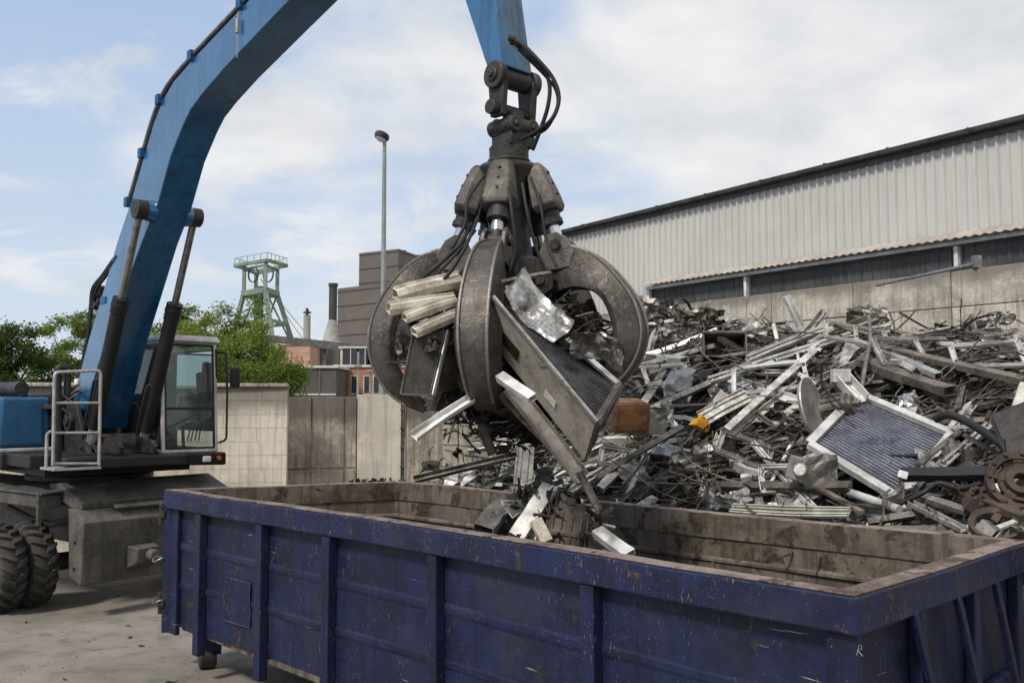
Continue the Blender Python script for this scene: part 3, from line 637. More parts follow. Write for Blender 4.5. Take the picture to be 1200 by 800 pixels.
# --- upper structure
mb=MB(); mb.bb(-3.0,.55,-1.22,1.15,1.86,2.03); mb.bb(.55,1.12,-.95,.62,1.86,2.0); mb.build('platform',M['black'],exc,bevel=.02)
mb=MB(); mb.bb(-2.9,-.42,-1.28,-.50,2.10,2.76)
o=MB().hexa([V((-3.1,-1.30,2.10)),V((-.44,-1.30,2.10)),V((-.44,-.62,2.10)),V((-3.1,-.62,2.10))],[V((-3.1,-1.26,2.78)),V((-.50,-1.26,2.78)),V((-.50,-.62,2.78)),V((-3.1,-.62,2.78))]).build('engine_cover',M['bluecover'],exc,bevel=.045,seg=3,smooth=40)
mb=MB(); mb.bar((-.438,-.74,2.16),(-.49,-.74,2.7),.010,.010);  mb.build('cover_seam',M['black'],exc)
o=MB().hexa([V((-.44,-.605,2.12)),V((-.36,-.605,2.12)),V((-.36,-.50,2.12)),V((-.44,-.50,2.12))],[V((-.52,-.605,2.76)),V((-.46,-.605,2.76)),V((-.46,-.50,2.76)),V((-.52,-.50,2.76))]).build('cover_end_cap',M['bluecover'],exc,bevel=.02)
mb=MB(); mb.bb(-3.1,-.42,-1.31,-.50,2.035,2.085); mb.build('cover_sill',M['silver'],exc,bevel=.01)
mb=MB(); mb.bb(-3.1,-.36,-1.29,-.45,1.80,2.03); mb.build('skirt',M['black'],exc,bevel=.03,seg=3)
c=ip(0,537,-1.0); mb=MB(); mb.cyl((-.36,-1.14,1.93),(-.33,-1.14,1.93),.05,n=16); mb.build('indicator_light',M['orange'],exc,smooth=40)
# machinery on top of cover
mb=MB(); mb.cyl((-2.8,-1.02,2.90),(-.75,-.92,2.90),.10,n=18); mb.build('exhaust_pipe',M['darksteel'],exc,smooth=40)
mb=MB(); mb.bb(-2.7,-.6,-.6,.2,2.05,2.84); mb.build('engine_bay',M['black'],exc,bevel=.03)
mb=MB()
for k in range(26): 
    mb.box((R.uniform(-1.3,-.35),R.uniform(-.9,.1),R.uniform(2.3,2.92)),(R.uniform(.06,.2),R.uniform(.05,.16),R.uniform(.05,.18)),Mx.Rotation(R.uniform(0,3),3,'Z'))
mb.build('pump_block',M['darksteel'],exc,bevel=.01)
for k in range(9):
    p0=V((R.uniform(-.9,-.3),R.uniform(-.9,-.2),R.uniform(2.6,2.85))); p1=V((R.uniform(-.2,.1),R.uniform(-.45,-.1),R.uniform(2.2,3.0))); m_=(p0+p1)/2+V((0,0,R.uniform(.05,.25)))
    mb=MB(); mb.tube([p0+(m_-p0)*t*2*(1-t)+ (p1-p0)*t*t for t in [i/10 for i in range(11)]],R.uniform(.012,.022),7); mb.build('engine_hose',M['rubber'] if k%3 else M['rodgrey'],exc,smooth=60)
mb=MB(); mb.box((-.35,-.3,3.0),(.12,.10,.09)); mb.build('work_light',M['lampglass'],exc,bevel=.02)
# guard rail at front-right (pixels 62..118 , y 433..548)
def epx(px,py,xl):  # point on plane local x = xl
    d=ray(px,py); P0=V((0,0,CZ)); t=(E+fw*xl-P0).dot(fw)/d.dot(fw); P=P0+d*t-E; return V((P.dot(fw),P.dot(lf),P.z))
XR=1.2
rl=thing('guard_rail',(0,0,0),0,exc)
a=epx(62,545,XR); b=epx(116,545,XR); ta=epx(64,436,XR); tb=epx(118,434,XR)
def rnd_path(ps,rr=.06):
    out=[]
    for i,p in enumerate(ps):
        if i in (0,len(ps)-1): out.append(p); continue
        u=(ps[i-1]-p).normalized(); v=(ps[i+1]-p).normalized()
        for k in range(5):
            t=k/4; out.append(p+u*rr*(1-t)**2+v*rr*t*t)
    return out
mb=MB(); mb.tube(rnd_path([a,ta,tb,b]),.021,10); mb.build('rail_frame',M['railgrey'],rl,smooth=60)
for yy in (472,507,543):
    p=epx(63,yy,XR); q=epx(117,yy,XR); mb=MB(); mb.tube([p,q],.017,8); mb.build('rail_bar',M['railgrey'],rl,smooth=60)
mb=MB(); p=epx(66,548,XR); 
a2=epx(68,545,XR-.12); t2=epx(68,430,XR-.12); mb.tube(rnd_path([a2,t2,t2+V((-.0,.12,-.0)),t2+V((-.0,.12,-.35))],.04),.042,10); mb.build('hose_loop',M['black'],rl,smooth=60)
mb=MB(); p0=epx(57,505,XR-.1); mb.tube(rnd_path([epx(60,505,XR),epx(55,508,XR-.05),epx(54,548,XR-.05)],.04),.02,8); mb.build('grab_handle',M['railgrey'],rl,smooth=60)
mb=MB(); u_=epx(62,549,XR); v_=epx(118,549,XR); mb.bb(XR-.45,XR+.02,u_.y,v_.y,u_.z-.03,u_.z); mb.build('step_plate',M['railgrey'],rl,bevel=.004)
# boom foot brackets
for s_ in (-1,1):
    y=s_*.23; mb=MB(); poly=[(-.2,2.02),(1.0,2.02),(1.03,2.12),(.92,2.20),(.30,2.24),(-.2,2.26)]
    vs=[V((x,y-.03,z)) for x,z in poly]+[V((x,y+.03,z)) for x,z in poly]; k=len(poly)
    mb.add(vs,[tuple(range(k))[::-1],tuple(range(k,2*k))]+[(i,(i+1)%k,k+(i+1)%k,k+i) for i in range(k)]); mb.build('cylinder_bracket',M['darksteel'],exc,bevel=.012)
    y=s_*.43; mb=MB(); poly=[(-.55,2.02),(.50,2.02),(.30,2.20),(.05,2.60),(-.05,2.70),(-.30,2.72),(-.55,2.5)]
    vs=[V((x,y-.03,z)) for x,z in poly]+[V((x,y+.03,z)) for x,z in poly]; k=len(poly)
    mb.add(vs,[tuple(range(k))[::-1],tuple(range(k,2*k))]+[(i,(i+1)%k,k+(i+1)%k,k+i) for i in range(k)]); mb.build('boom_bracket',M['darksteel'],exc,bevel=.012)
    mb=MB(); mb.cyl((-.12,y-s_*.02,2.45),(-.12,y+s_*.10,2.45),.14,n=24); mb.cyl((-.12,y,2.45),(-.12,y+s_*.13,2.45),.07,n=16); mb.build('bracket_pin',M['darksteel'],exc,bevel=.008,smooth=40)
# front sloping plate between brackets
mb=MB(); mb.slab([V((.55,-.38,2.02)),V((.55,.38,2.02)),V((.15,.38,2.25)),V((.15,-.38,2.25))],(-.3,0,1),.03); mb.build('foot_plate',M['darksteel'],exc,bevel=.01)
mb=MB(); mb.cyl((BASEP.x,-.5,BASEP.z),(BASEP.x,.5,BASEP.z),.055,n=16); mb.bar((BASEP.x-.16,-.55,BASEP.z-.17),(BASEP.x-.16,.55,BASEP.z-.17),.12,.10); mb.build('cross_beam',M['black'],exc,bevel=.01,smooth=35)
# --- cab
cab=thing('cab',(0,0,0),0,exc)
X0,X1,Y0,Y1,Z0,Z1=-.85,.65,.50,1.30,2.0,3.60
def fr(mb,p,q,w=.055,h=.055): mb.bar(p,q,w,h)
mb=MB()
lean=.12
cf=lambda x,y,z: V((x-(lean*(z-Z0)/(Z1-Z0) if x>0 else 0),y,z))
for (x,y) in ((X1,Y0),(X1,Y1),(X0,Y0),(X0,Y1)): mb.bar(cf(x,y,Z0),cf(x,y,Z1-.02),.05,.05,up=(0,1,0))
for y in (Y0,Y1):
    for z in (Z0+.02,Z1-.03): mb.bar(cf(X0,y,z),cf(X1,y,z),.045,.05)
for x in (X0,X1):
    for z in (Z0+.02,Z1-.03): mb.bar(cf(x,Y0,z),cf(x,Y1,z),.045,.05)
mb.build('cab_frame',M['silver'],cab,bevel=.012)
# right side lower door panel (silver) + rear panel
mb=MB(); mb.bar((X0+.35,Y0-.004,Z0),(X0+.35,Y0-.004,Z1-.05),.05,.04,up=(0,1,0)); mb.bb(X0,X0+.35,Y0-.02,Y0,Z0,Z0+.7); mb.bb(X0-.01,X0+.02,Y0,Y1,Z0,Z0+.40); mb.build('cab_panel',M['silver'],cab,bevel=.006)
mb=MB()
mb.hexa([V((X0-.04,Y0-.05,Z1-.02)),V((X1+.03,Y0-.05,Z1-.02)),V((X1+.03,Y1+.05,Z1-.02)),V((X0-.04,Y1+.05,Z1-.02))],[V((X0,Y0-.01,Z1+.07)),V((X1-.04,Y0-.01,Z1+.07)),V((X1-.04,Y1+.01,Z1+.07)),V((X0,Y1+.01,Z1+.07))]); mb.build('cab_roof',M['silver'],cab,bevel=.03,seg=3,smooth=40)
# window surrounds (black gaskets) + glass
def win(pts,n,name='window_pane',gw=.03):
    pts=[V(p) for p in pts]; c=sum(pts,V((0,0,0)))/len(pts); n=V(n)
    mb=MB()
    for i in range(len(pts)):
        p=pts[i];q=pts[(i+1)%len(pts)]; mb.bar(p,q,gw,.025,up=n)
    f=mb.build('window_gasket',M['black'],cab,bevel=.004)
    mb=MB(); mb.slab([p+n*.004 for p in pts],n,.004); mb.build('pane',M['glass'],cab)
e_=.035
win([cf(X1+.012,Y0+e_,Z0+.055),cf(X1+.012,Y1-e_,Z0+.055),cf(X1+.012,Y1-e_,Z1-.065),cf(X1+.012,Y0+e_,Z1-.065)],(1,0,0))
mb=MB(); mb.bar(cf(X1+.016,Y0+e_,Z0+.62),cf(X1+.016,Y1-e_,Z0+.62),.03,.035); mb.build('windscreen_bar',M['black'],cab)
win([V((X0+.40,Y0-.012,Z0+.10)),V((X1-.07,Y0-.012,Z0+.10)),cf(X1-.07,Y0-.012,Z1-.12),V((X0+.40,Y0-.012,Z1-.12))],(0,-1,0))
win([V((X0+.03,Y0-.012,Z0+.75)),V((X0+.33,Y0-.012,Z0+.75)),V((X0+.33,Y0-.012,Z1-.12)),V((X0+.03,Y0-.012,Z1-.12))],(0,-1,0))
win([V((X0+.05,Y1+.012,Z0+.30)),V((X1-.07,Y1+.012,Z0+.30)),V((X1-.07,Y1+.012,Z1-.12)),V((X0+.05,Y1+.012,Z1-.12))],(0,1,0))
win([V((X0-.012,Y0+.05,Z0+.45)),V((X0-.012,Y1-.05,Z0+.45)),V((X0-.012,Y1-.05,Z1-.12)),V((X0-.012,Y0+.05,Z1-.12))],(-1,0,0))
# lower front dark area + bumper
mb=MB(); mb.bb(X0,X1,Y0,Y1,Z0-.02,Z0+.02); mb.build('cab_floor',M['black'],cab)
mb=MB(); mb.box((.35,.66,Z0+.35),(.1,.12,.7),Mx.Rotation(.2,3,'Y')); mb.box((.30,.68,Z0+.72),(.2,.2,.12),Mx.Rotation(.3,3,'Y')); mb.build('control_console',M['seat'],cab,bevel=.03)
st=thing('operator_seat',(0,0,0),0,cab)
mb=MB(); mb.box((-.15,.88,Z0+.48),(.46,.46,.14)); mb.box((-.15,.88,Z0+.22),(.3,.3,.4)); mb.box((-.40,.88,Z0+.85),(.13,.44,.66),Mx.Rotation(-.15,3,'Y')); mb.box((-.46,.88,Z0+1.25),(.09,.24,.17)); 
for s_ in(-1,1): mb.box((-.10,.88+s_*.26,Z0+.66),(.32,.06,.06))
mb.build('operator_seat',M['seat'],cab,bevel=.035,seg=3,smooth=40)
bpy.data.objects.remove(st)
mb=MB(); mb.tube([(.1,.62,Z0+.6),(.14,.60,Z0+.75),(.16,.60,Z0+.85)],.02,8); mb.tube([(.1,1.12,Z0+.6),(.14,1.12,Z0+.75),(.16,1.12,Z0+.85)],.02,8); mb.lathe([(-.012,.17),(0,.182),(.012,.17),(0,.158)],(.38,.88,Z0+.78),(-.5,0,.86),24,True); mb.tube([(.50,.88,Z0),(.38,.88,Z0+.78)],.025,8); mb.build('steering_wheel',M['black'],cab,smooth=50)
# cables inside windscreen right
for k in range(4):
    mb=MB(); x=X1-.10; y=Y1-.10-.02*k; mb.tube([(x,y,Z1-.3),(x-.02,y-.02,Z1-.7),(x,y-.06-.02*k,Z1-1.0),(x-.04,y-.10-.04*k,Z0+.15)],.009,6); mb.build('cab_cable',M['rubber'],cab)
# wiper
mb=MB(); mb.tube([cf(X1+.04,Y1-.12,Z1-.3),cf(X1+.045,Y1-.10,Z0+.7)],.008,6); mb.build('wiper',M['black'],cab)
# bumper
mb=MB(); mb.hexa([V((-.9,.48,1.80)),V((.75,.48,1.83)),V((.75,1.42,1.80)),V((-.9,1.42,1.80))],[V((-.9,.46,1.99)),V((.78,.46,1.99)),V((.78,1.40,1.99)),V((-.9,1.40,1.99))]); mb.build('cab_bumper',M['black'],cab,bevel=.03,seg=3)
mb=MB(); mb.box((.79,1.09,1.90),(.03,.13,.085)); mb.build('headlight',M['lampglass'],cab,bevel=.015)
mb=MB(); mb.cyl((.77,1.28,1.91),(.80,1.28,1.91),.032,n=16); mb.build('indicator_light',M['orange'],cab,smooth=40)
# mirror + bar
mb=MB(); p=[cf(X1,Y1+.02,Z1-.16),V((X1+.06,Y1+.10,Z1-.16)),V((X1+.08,Y1+.12,Z0+.85)),V((X1+.08,Y1+.12,Z0+.16)),V((X1+.03,Y1+.02,Z0+.12))]
mb.tube(rnd_path(p,.06),.016,8); mb.build('mirror_bar',M['black'],cab,smooth=60)
mb=MB(); mb.box((X1+.08,Y1+.24,3.08),(.07,.15,.30)); mb.build('mirror',M['black'],cab,bevel=.03,seg=3,smooth=40)
mb=MB(); mb.tube([(X1+.08,Y1+.12,3.12),(X1+.08,Y1+.22,3.12)],.012,6); mb.build('mirror_arm',M['black'],cab)
# slew ring
mb=MB(); mb.cyl((-.6,0,1.55),(-.6,0,1.80),.75,n=48); mb.cyl((-.6,0,1.62),(-.6,0,1.70),.86,n=48); mb.build('slew_ring',M['black'],exc,bevel=.01,smooth=40)
mb=MB(); mb.bb(-2.6,.45,-1.0,1.0,1.74,1.858); mb.build('underside_plate',M['black'],exc)
# counterweight (behind)
mb=MB(); mb.bb(-3.6,-3.0,-1.2,1.2,1.95,2.65); mb.build('counterweight',M['bluecover'],exc,bevel=.12,seg=4,smooth=40)
mb=MB(); mb.bb(-2.9,-1.0,.25,1.15,2.04,2.40); mb.build('engine_hood',M['black'],exc,bevel=.06,seg=3,smooth=40)
# --- chassis in its own frame (rotated relative to upper)
U=V((-6.34,14.3,0)); CA=rad(-38)
ch=bpy.data.objects.new('undercarriage',None); COL.objects.link(ch); ch.parent=exc
Mw=Mx.Translation(U)@Mx.Rotation(CA,4,'Z'); Ml=WM[exc.name].inverted()@Mw; ch.matrix_local=Ml; WM[ch.name]=Mw
def prismy(poly,y0,y1):
    mb=MB(); k=len(poly); vs=[V((x,y0,z)) for x,z in poly]+[V((x,y1,z)) for x,z in poly]
    mb.add(vs,[tuple(range(k)),tuple(range(k,2*k))[::-1]]+[((i+1)%k,i,k+i,k+(i+1)%k) for i in range(k)]); return mb
prismy([(1.86,.52),(2.16,.42),(2.20,1.20),(2.02,1.36),(1.80,1.36)],-1.20,1.2).build('front_box',M['chassis'],ch,bevel=.012)
prismy([(1.2,1.50),(1.2,1.64),(1.45,1.66),(2.06,1.44),(2.04,1.36),(1.8,1.36)],-1.15,1.1).build('front_deck',M['chassis'],ch,bevel=.01)
mb=MB(); mb.slab([V((2.075,-.75,1.37)),V((2.16,-.75,1.34)),V((2.16,1.0,1.34)),V((2.075,1.0,1.37))],(0,0,1),.025); mb.build('hinge_flap',M['chassis'],ch,bevel=.006)
mb=MB(); mb.hexa([V((2.205,-.62,.56)),V((2.36,-.56,.64)),V((2.36,-.26,.64)),V((2.205,-.22,.56))],[V((2.205,-.62,.86)),V((2.40,-.58,.84)),V((2.40,-.26,.84)),V((2.205,-.22,.86))]); mb.cyl((2.39,-.40,.74),(2.52,-.40,.74),.075,n=18); mb.build('tow_socket',M['chassis'],ch,bevel=.02,smooth=35)
mb=MB(); mb.bb(2.183,2.19,-1.195,-.93,.44,1.19); mb.build('corner_plate',M['chassis'],ch,bevel=.003)
mb=MB()
for z in (.62,.95): mb.cyl((2.0,-1.215,z),(2.0,-1.19,z),.022,n=10)
mb.build('bolt',M['black'],ch)
prismy([(-2.6,.75),(1.5,.75),(1.85,.9),(1.85,1.3),(1.2,1.50),(-2.6,1.50)],-.55,.55).build('main_frame',M['chassis'],ch,bevel=.02)
mb=MB(); mb.bb(-2.2,1.55,-1.42,-1.16,1.36,1.52); mb.build('fender_beam',M['chassis'],ch,bevel=.015)
mb=MB(); mb.slab([V((-2.2,-1.45,1.525)),V((1.6,-1.45,1.525)),V((1.6,-.6,1.60)),V((-2.2,-.6,1.60))],(0,0,1),.03); mb.build('fender_plate',M['chassis'],ch,bevel=.008)
mb=MB(); mb.bb(1.49,1.55,-1.46,-1.41,1.14,1.56); mb.cyl((1.52,-1.47,1.45),(1.52,-1.40,1.45),.025,n=10); mb.cyl((1.52,-1.47,1.22),(1.52,-1.40,1.22),.02,n=10); mb.build('lock_bracket',M['chassis'],ch,bevel=.006)
mb=MB(); prof=[V((1.0+.68*math.cos(a),0,.62+.78*math.sin(a))) for a in [rad(25+i*10) for i in range(14)]]
mb.cyl((.85,-1.1,.55),(.85,1.1,.55),.12,n=16); mb.build('axle',M['darksteel'],ch,smooth=40)
mb=MB(); mb.tube([(-.5,-.9,1.2),(0,-.8,1.05),(.4,-.7,1.0),(.8,-.6,1.1)],.05,8); mb.bb(-.2,1.7,-.9,-.6,1.2,1.34); mb.build('side_member',M['chassis'],ch,bevel=.01)
# wheels
def wheel(y,outer):
    wl=bpy.data.objects.new('wheel',None); COL.objects.link(wl); wl.parent=ch; wl.location=(.80,y,.56); WM[wl.name]=Mw@Mx.Translation((.80,y,.56))
    W=.17; r0=.53
    prof=[(-W*.55,.27),(-W*.95,.33),(-W*1.02,.42),(-W*.92,.485),(-W*.6,.513),(0,.52),(W*.6,.513),(W*.92,.485),(W*1.02,.42),(W*.95,.33),(W*.55,.27)]
    mb=MB(); mb.lathe(prof,(0,0,0),(0,1,0),64)
    nl=21
    for s_ in (-1,1):
        for k in range(nl):
            a0=2*math.pi*(k+(.5 if s_>0 else 0))/nl
            # lug: curved strip from centre to shoulder, swept back
            ys=[.005,.06,.115,.155,.175]; rr=[.566,.568,.558,.53,.46]; aa=[0,.03,.09,.15,.18]; hw=.072
            vs=[];m_=len(ys)
            for i in range(m_):
                for (da,dr) in ((-hw,-.06),(-hw*.78,0),(hw*.78,0),(hw,-.06)):
                    ang=a0+aa[i]+da*(1.0 if i<4 else .9); r_=rr[i]+dr+R.uniform(-.002,.002)
                    vs.append(V((math.cos(ang)*r_,s_*ys[i],math.sin(ang)*r_)))
            fs=[]
            for i in range(m_-1):
                for j in range(3):
                    f=(i*4+j,i*4+j+1,(i+1)*4+j+1,(i+1)*4+j); fs.append(f if s_<0 else f[::-1])
            fs+=[(0,1,2,3),(4*m_-1,4*m_-2,4*m_-3,4*m_-4)]
            mb.add(vs,fs)
    mb.build('tyre',M['tyre'],wl,smooth=32)
    mb=MB(); s_=-1
    mb.lathe([(-W*.55,.275),(-W*.75,.265),(-W*.6,.25),(-W*.1,.235),(0,.16),(-.02,.10),(-.06,.09),(-.06,0)],(0,0,0),(0,1,0),40); 
    for k in range(8):
        a=k*math.pi/4; mb.cyl((math.cos(a)*.15,-.03,math.sin(a)*.15),(math.cos(a)*.15,.01,math.sin(a)*.15),.016,n=8)
    mb.build('rim',M['rim'],wl,smooth=35)
for y in (-1.60,-1.20,1.20,1.60): wheel(y,True)

# ------------------------------------------------------------------ GRAB
GY=7.8; G=at(598,192,GY); GX=G.x; ZH=G.z   # rotator bottom
grab=thing('orange_peel_grab',(GX,GY,0),0,label='worn steel five-tine orange peel grab full of scrap, hanging over the container',cat='grab')
def gz(py,Y=GY): return at(600,py,Y).z
# upper yoke: pin in local frame of boom plane direction
pdir=lf; P1=at(579,86,GY-.10); P2=at(623,103,GY+.17)
pin=(P1+P2)/2; pdir=V((.72,.69,0)).normalized()
pa=pin-pdir*.20; pb=pin+pdir*.20
mb=MB(); mb.cyl(pa,pb,.085,n=24); mb.build('yoke_pin',M['darksteel'],grab,world=True,bevel=.008,smooth=40)
for s_,p in ((-1,pa),(1,pb)):
    mb=MB(); mb.cyl(p-pdir*.035,p+pdir*.035,.115,n=28); mb.cyl(p+pdir*s_*.03,p+pdir*s_*.055,.06,n=18); mb.cyl(p+pdir*s_*.03,p+pdir*s_*.075,.035,n=6)
    q=V((p.x,p.y,0))-pdir*s_*.03; zt=p.z; zb_=gz(140)
    pf=V((-pdir.y,pdir.x,0))
    z1=gz(128)
    mb.hexa([V((q.x,q.y,zb_))-pf*.07-pdir*.03,V((q.x,q.y,zb_))+pf*.07-pdir*.03,V((q.x,q.y,zb_))+pf*.07+pdir*.03,V((q.x,q.y,zb_))-pf*.07+pdir*.03],
            [V((q.x,q.y,zt))-pf*.10-pdir*.03,V((q.x,q.y,zt))+pf*.10-pdir*.03,V((q.x,q.y,zt))+pf*.10+pdir*.03,V((q.x,q.y,zt))-pf*.10+pdir*.03])
    mb.build('yoke_plate',M['darksteel'],grab,world=True,bevel=.01,smooth=35)
c=V((pin.x,pin.y,gz(131)))
mb=MB(); mb.cyl(c-pdir*.26,c+pdir*.16,.05,n=18); mb.cyl(c-pdir*.27,c-pdir*.21,.062,n=16); mb.build('cross_pin',M['darksteel'],grab,world=True,bevel=.006,smooth=40)
c=V((pin.x,pin.y,gz(150)))
mb=MB(); 
pf=V((-pdir.y,pdir.x,0))
for s_ in (-1,1):
    cc=c+pf*s_*.075; mb.cyl(cc+pdir*-.14,cc+pdir*.14,.075,n=20); mb.cyl(cc-pdir*.17,cc+pdir*.17,.035,n=8)
    cc=c+pdir*s_*.10; mb.cyl(cc-pf*.15,cc+pf*.15,.07,n=20); mb.cyl(cc-pf*.17,cc+pf*.17,.03,n=8)
mb.box(c+V((0,0,-.06)),(.26,.26,.22),Mx.Rotation(.7,3,'Z')); mb.cyl(c+V((0,0,.02)),c+V((0,0,.14)),.09,n=16)
mb.build('swivel_joint',M['darksteel'],grab,world=True,bevel=.012,smooth=40)
gx,gy=pin.x-.035,pin.y
mb=MB(); mb.cyl((gx,gy,gz(173)),(gx,gy,gz(191)),.165,n=32); mb.cyl((gx,gy,gz(166)),(gx,gy,gz(174)),.14,n=32); mb.cyl((gx,gy,gz(187)),(gx,gy,gz(190.5)),.18,n=32)
for k in range(14):
    a=k*math.pi/7; mb.cyl((gx+.155*math.cos(a),gy+.155*math.sin(a),gz(176)),(gx+.155*math.cos(a),gy+.155*math.sin(a),gz(172)),.014,n=6)
mb.build('rotator',M['darksteel'],grab,world=True,bevel=.006,smooth=35)
# hub column
grab_c=V((gx,gy,0))
mb=MB(); mb.lathe([(gz(191),.17),(gz(194),.24),(gz(198),.27),(gz(203),.26),(gz(215),.2),(gz(270),.17),(gz(300),.20),(gz(308),.34),(gz(330),.36),(gz(340),.2),(gz(341),0)],(gx,gy,0),(0,0,1),28); mb.build('hub',M['darksteel'],grab,world=True,bevel=.008,smooth=35)
# tines
PZ=gz(333)  # tine hinge height
OUTP=[(.30,gz(302)),(.44,gz(293)),(.60,gz(296)),(.78,gz(309)),(.95,gz(333)),(1.08,gz(365)),(1.135,gz(400)),(1.10,gz(432)),(.99,gz(460)),(.84,gz(478)),(.70,gz(487))]
INP=[(.28,gz(352)),(.40,gz(350)),(.55,gz(343)),(.69,gz(345)),(.82,gz(357)),(.895,gz(378)),(.93,gz(402)),(.91,gz(426)),(.84,gz(447)),(.74,gz(464)),(.655,gz(478))]
WO=[.10,.12,.17,.20,.22,.23,.23,.22,.20,.18,.15]; WI=[.12,.15,.22,.29,.34,.37,.37,.35,.31,.26,.19]
TA=[-13,68,138,208,274]
def refine(pts,k=3):
    out=[]
    n=len(pts)
    for i in range(n-1):
        p0=pts[max(i-1,0)];p1=pts[i];p2=pts[i+1];p3=pts[min(i+2,n-1)]
        for q in range(k):
            t=q/k; out.append(tuple(.5*((2*b)+(c_-a)*t+(2*a-5*b+4*c_-d_)*t*t+(3*b-a-3*c_+d_)*t**3) for a,b,c_,d_ in zip(p0,p1,p2,p3)))
    out.append(tuple(pts[-1])); return out
def pol(ang,r,w,z): # radial frame; ang measured from -Y toward +X
    a=rad(ang); rd=V((math.sin(a),-math.cos(a),0)); tg=V((math.cos(a),math.sin(a),0))
    return V((gx,gy,z))+rd*r+tg*w
tinegrp='tines'
for ti,ang in enumerate(TA):
    kz={1:.86,0:.96}.get(ti,.98); zf=lambda z: z if z>PZ else PZ-(PZ-z)*kz
    O=refine([(a,zf(b),c_) for (a,b),c_ in zip(OUTP,WO)]); I=refine([(a,zf(b),c_) for (a,b),c_ in zip(INP,WI)])
    rngt=random.Random(ti); mb=MB(); vs=[]; fs=[]; n=len(O)
    for i in range(n):
        o_=O[i]; q=I[i]; m1=(o_[0]*.8+q[0]*.2,o_[1]*.8+q[1]*.2)
        m2=(o_[0]*.25+q[0]*.75,o_[1]*.25+q[1]*.75)
        vs+=[pol(ang,o_[0],-o_[2]/2,o_[1]),pol(ang,o_[0],o_[2]/2,o_[1]),pol(ang,m2[0],q[2]/2,m2[1]),pol(ang,q[0],q[2]/2*.92,q[1]),pol(ang,q[0],-q[2]/2*.92,q[1]),pol(ang,m2[0],-q[2]/2,m2[1])]
    for i in range(n-1):
        for j in range(6): fs.append((i*6+j,(i+1)*6+j,(i+1)*6+(j+1)%6,i*6+(j+1)%6))
    fs+=[tuple(range(6)),tuple(range(6*n-6,6*n))[::-1]]
    mb.add(vs,fs); tn=mb.build('tine',M['tine'],grab,world=True,bevel=.008,smooth=32)
    # welded edge flanges along outer rim (thin raised ribs)
    for s_ in (-1,1):
        mb=MB(); 
        for i in range(3,n-1):
            o1=O[i-1] if i>3 else O[i]; 
        pts=[pol(ang,O[i][0]+.008,s_*(O[i][2]/2-.008),O[i][1]+.004) for i in range(4,n-3)]
        mb.tube(pts,.012,6); mb.build('edge_weld',M['tine'],tn,world=True,smooth=60)
    # ears for cylinder: two plates
    for s_ in (-1,1):
        poly=[(.30,gz(300)),(.36,gz(281)),(.45,gz(277)),(.53,gz(284)),(.60,gz(301)),(.56,gz(318)),(.34,gz(322))]
        mb=MB(); k=len(poly); vs=[pol(ang,r_,s_*.085-.017,z_) for r_,z_ in poly]+[pol(ang,r_,s_*.085+.017,z_) for r_,z_ in poly]
        mb.add(vs,[tuple(range(k))[::-1],tuple(range(k,2*k))]+[(i,(i+1)%k,k+(i+1)%k,k+i) for i in range(k)]); mb.build('ear_plate',M['tine'],tn,world=True,bevel=.006)
    mb=MB(); mb.cyl(pol(ang,.445,-.13,gz(292)),pol(ang,.445,.13,gz(292)),.045,n=16); mb.cyl(pol(ang,.34,-.17,PZ),pol(ang,.34,.17,PZ),.07,n=20); mb.cyl(pol(ang,.34,-.19,PZ),pol(ang,.34,.19,PZ),.04,n=14); mb.build('tine_pin',M['darksteel'],tn,world=True,bevel=.005,smooth=40)
    # hub bracket plate to tine hinge
    for s_ in (-1,1):
        poly=[(.10,gz(300)),(.30,gz(306)),(.44,gz(325)),(.44,gz(343)),(.34,gz(352)),(.1,gz(348))]
        mb=MB(); k=len(poly); vs=[pol(ang,r_,s_*.15-.015,z_) for r_,z_ in poly]+[pol(ang,r_,s_*.15+.015,z_) for r_,z_ in poly]
        mb.add(vs,[tuple(range(k))[::-1],tuple(range(k,2*k))]+[(i,(i+1)%k,k+(i+1)%k,k+i) for i in range(k)]); mb.build('hinge_bracket',M['darksteel'],tn,world=True,bevel=.006)
    # cylinder assembly
    ca=thing('tine_cylinder',(0,0,0),0,grab)
    T=pol(ang,.235,0,gz(200)); Bt=pol(ang,.445,0,gz(293)); d=(Bt-T).normalized(); Lc=(Bt-T).length
    a_=rad(ang); tg=V((math.cos(a_),math.sin(a_),0)); on=d.cross(tg).normalized()
    if on.dot(pol(ang,1,0,0)-pol(ang,0,0,0))<0: on=-on
    mb=MB(); mb.cyl(T+d*Lc*.12,T+d*Lc*.68,.082,n=22); mb.cyl(T+d*Lc*.66,T+d*Lc*.73,.092,n=22); mb.build('barrel',M['darksteel'],ca,world=True,bevel=.006,smooth=40)
    mb=MB(); mb.cyl(T+d*Lc*.70,T+d*Lc*.92,.050,n=20); mb.build('rod',M['chrome'],ca,world=True,smooth=50)
    mb=MB(); mb.cyl(T+d*Lc*.87,T+d*Lc*.99,.058,.06,n=20); mb.cyl(Bt-tg*.06,Bt+tg*.06,.065,n=20); mb.build('rod_end',M['darksteel'],ca,world=True,bevel=.006,smooth=40)
    # armoured shield: widening box, chamfered lower end
    mb=MB(); rows=[(-.04,.075,.055),(.03,.105,.08),(.30,.135,.11),(.50,.16,.12),(.57,.125,.10)]
    vs=[];fs=[]
    for (t,hw,hd) in rows:
        p=T+d*Lc*t
        vs+=[p-tg*hw*.72+on*hd,p+tg*hw*.72+on*hd,p+tg*hw+on*hd*.35,p+tg*hw*.95-on*hd*.7,p-tg*hw*.95-on*hd*.7,p-tg*hw+on*hd*.35]
    for i in range(len(rows)-1):
        for j in range(6): fs.append((i*6+j,i*6+(j+1)%6,(i+1)*6+(j+1)%6,(i+1)*6+j))
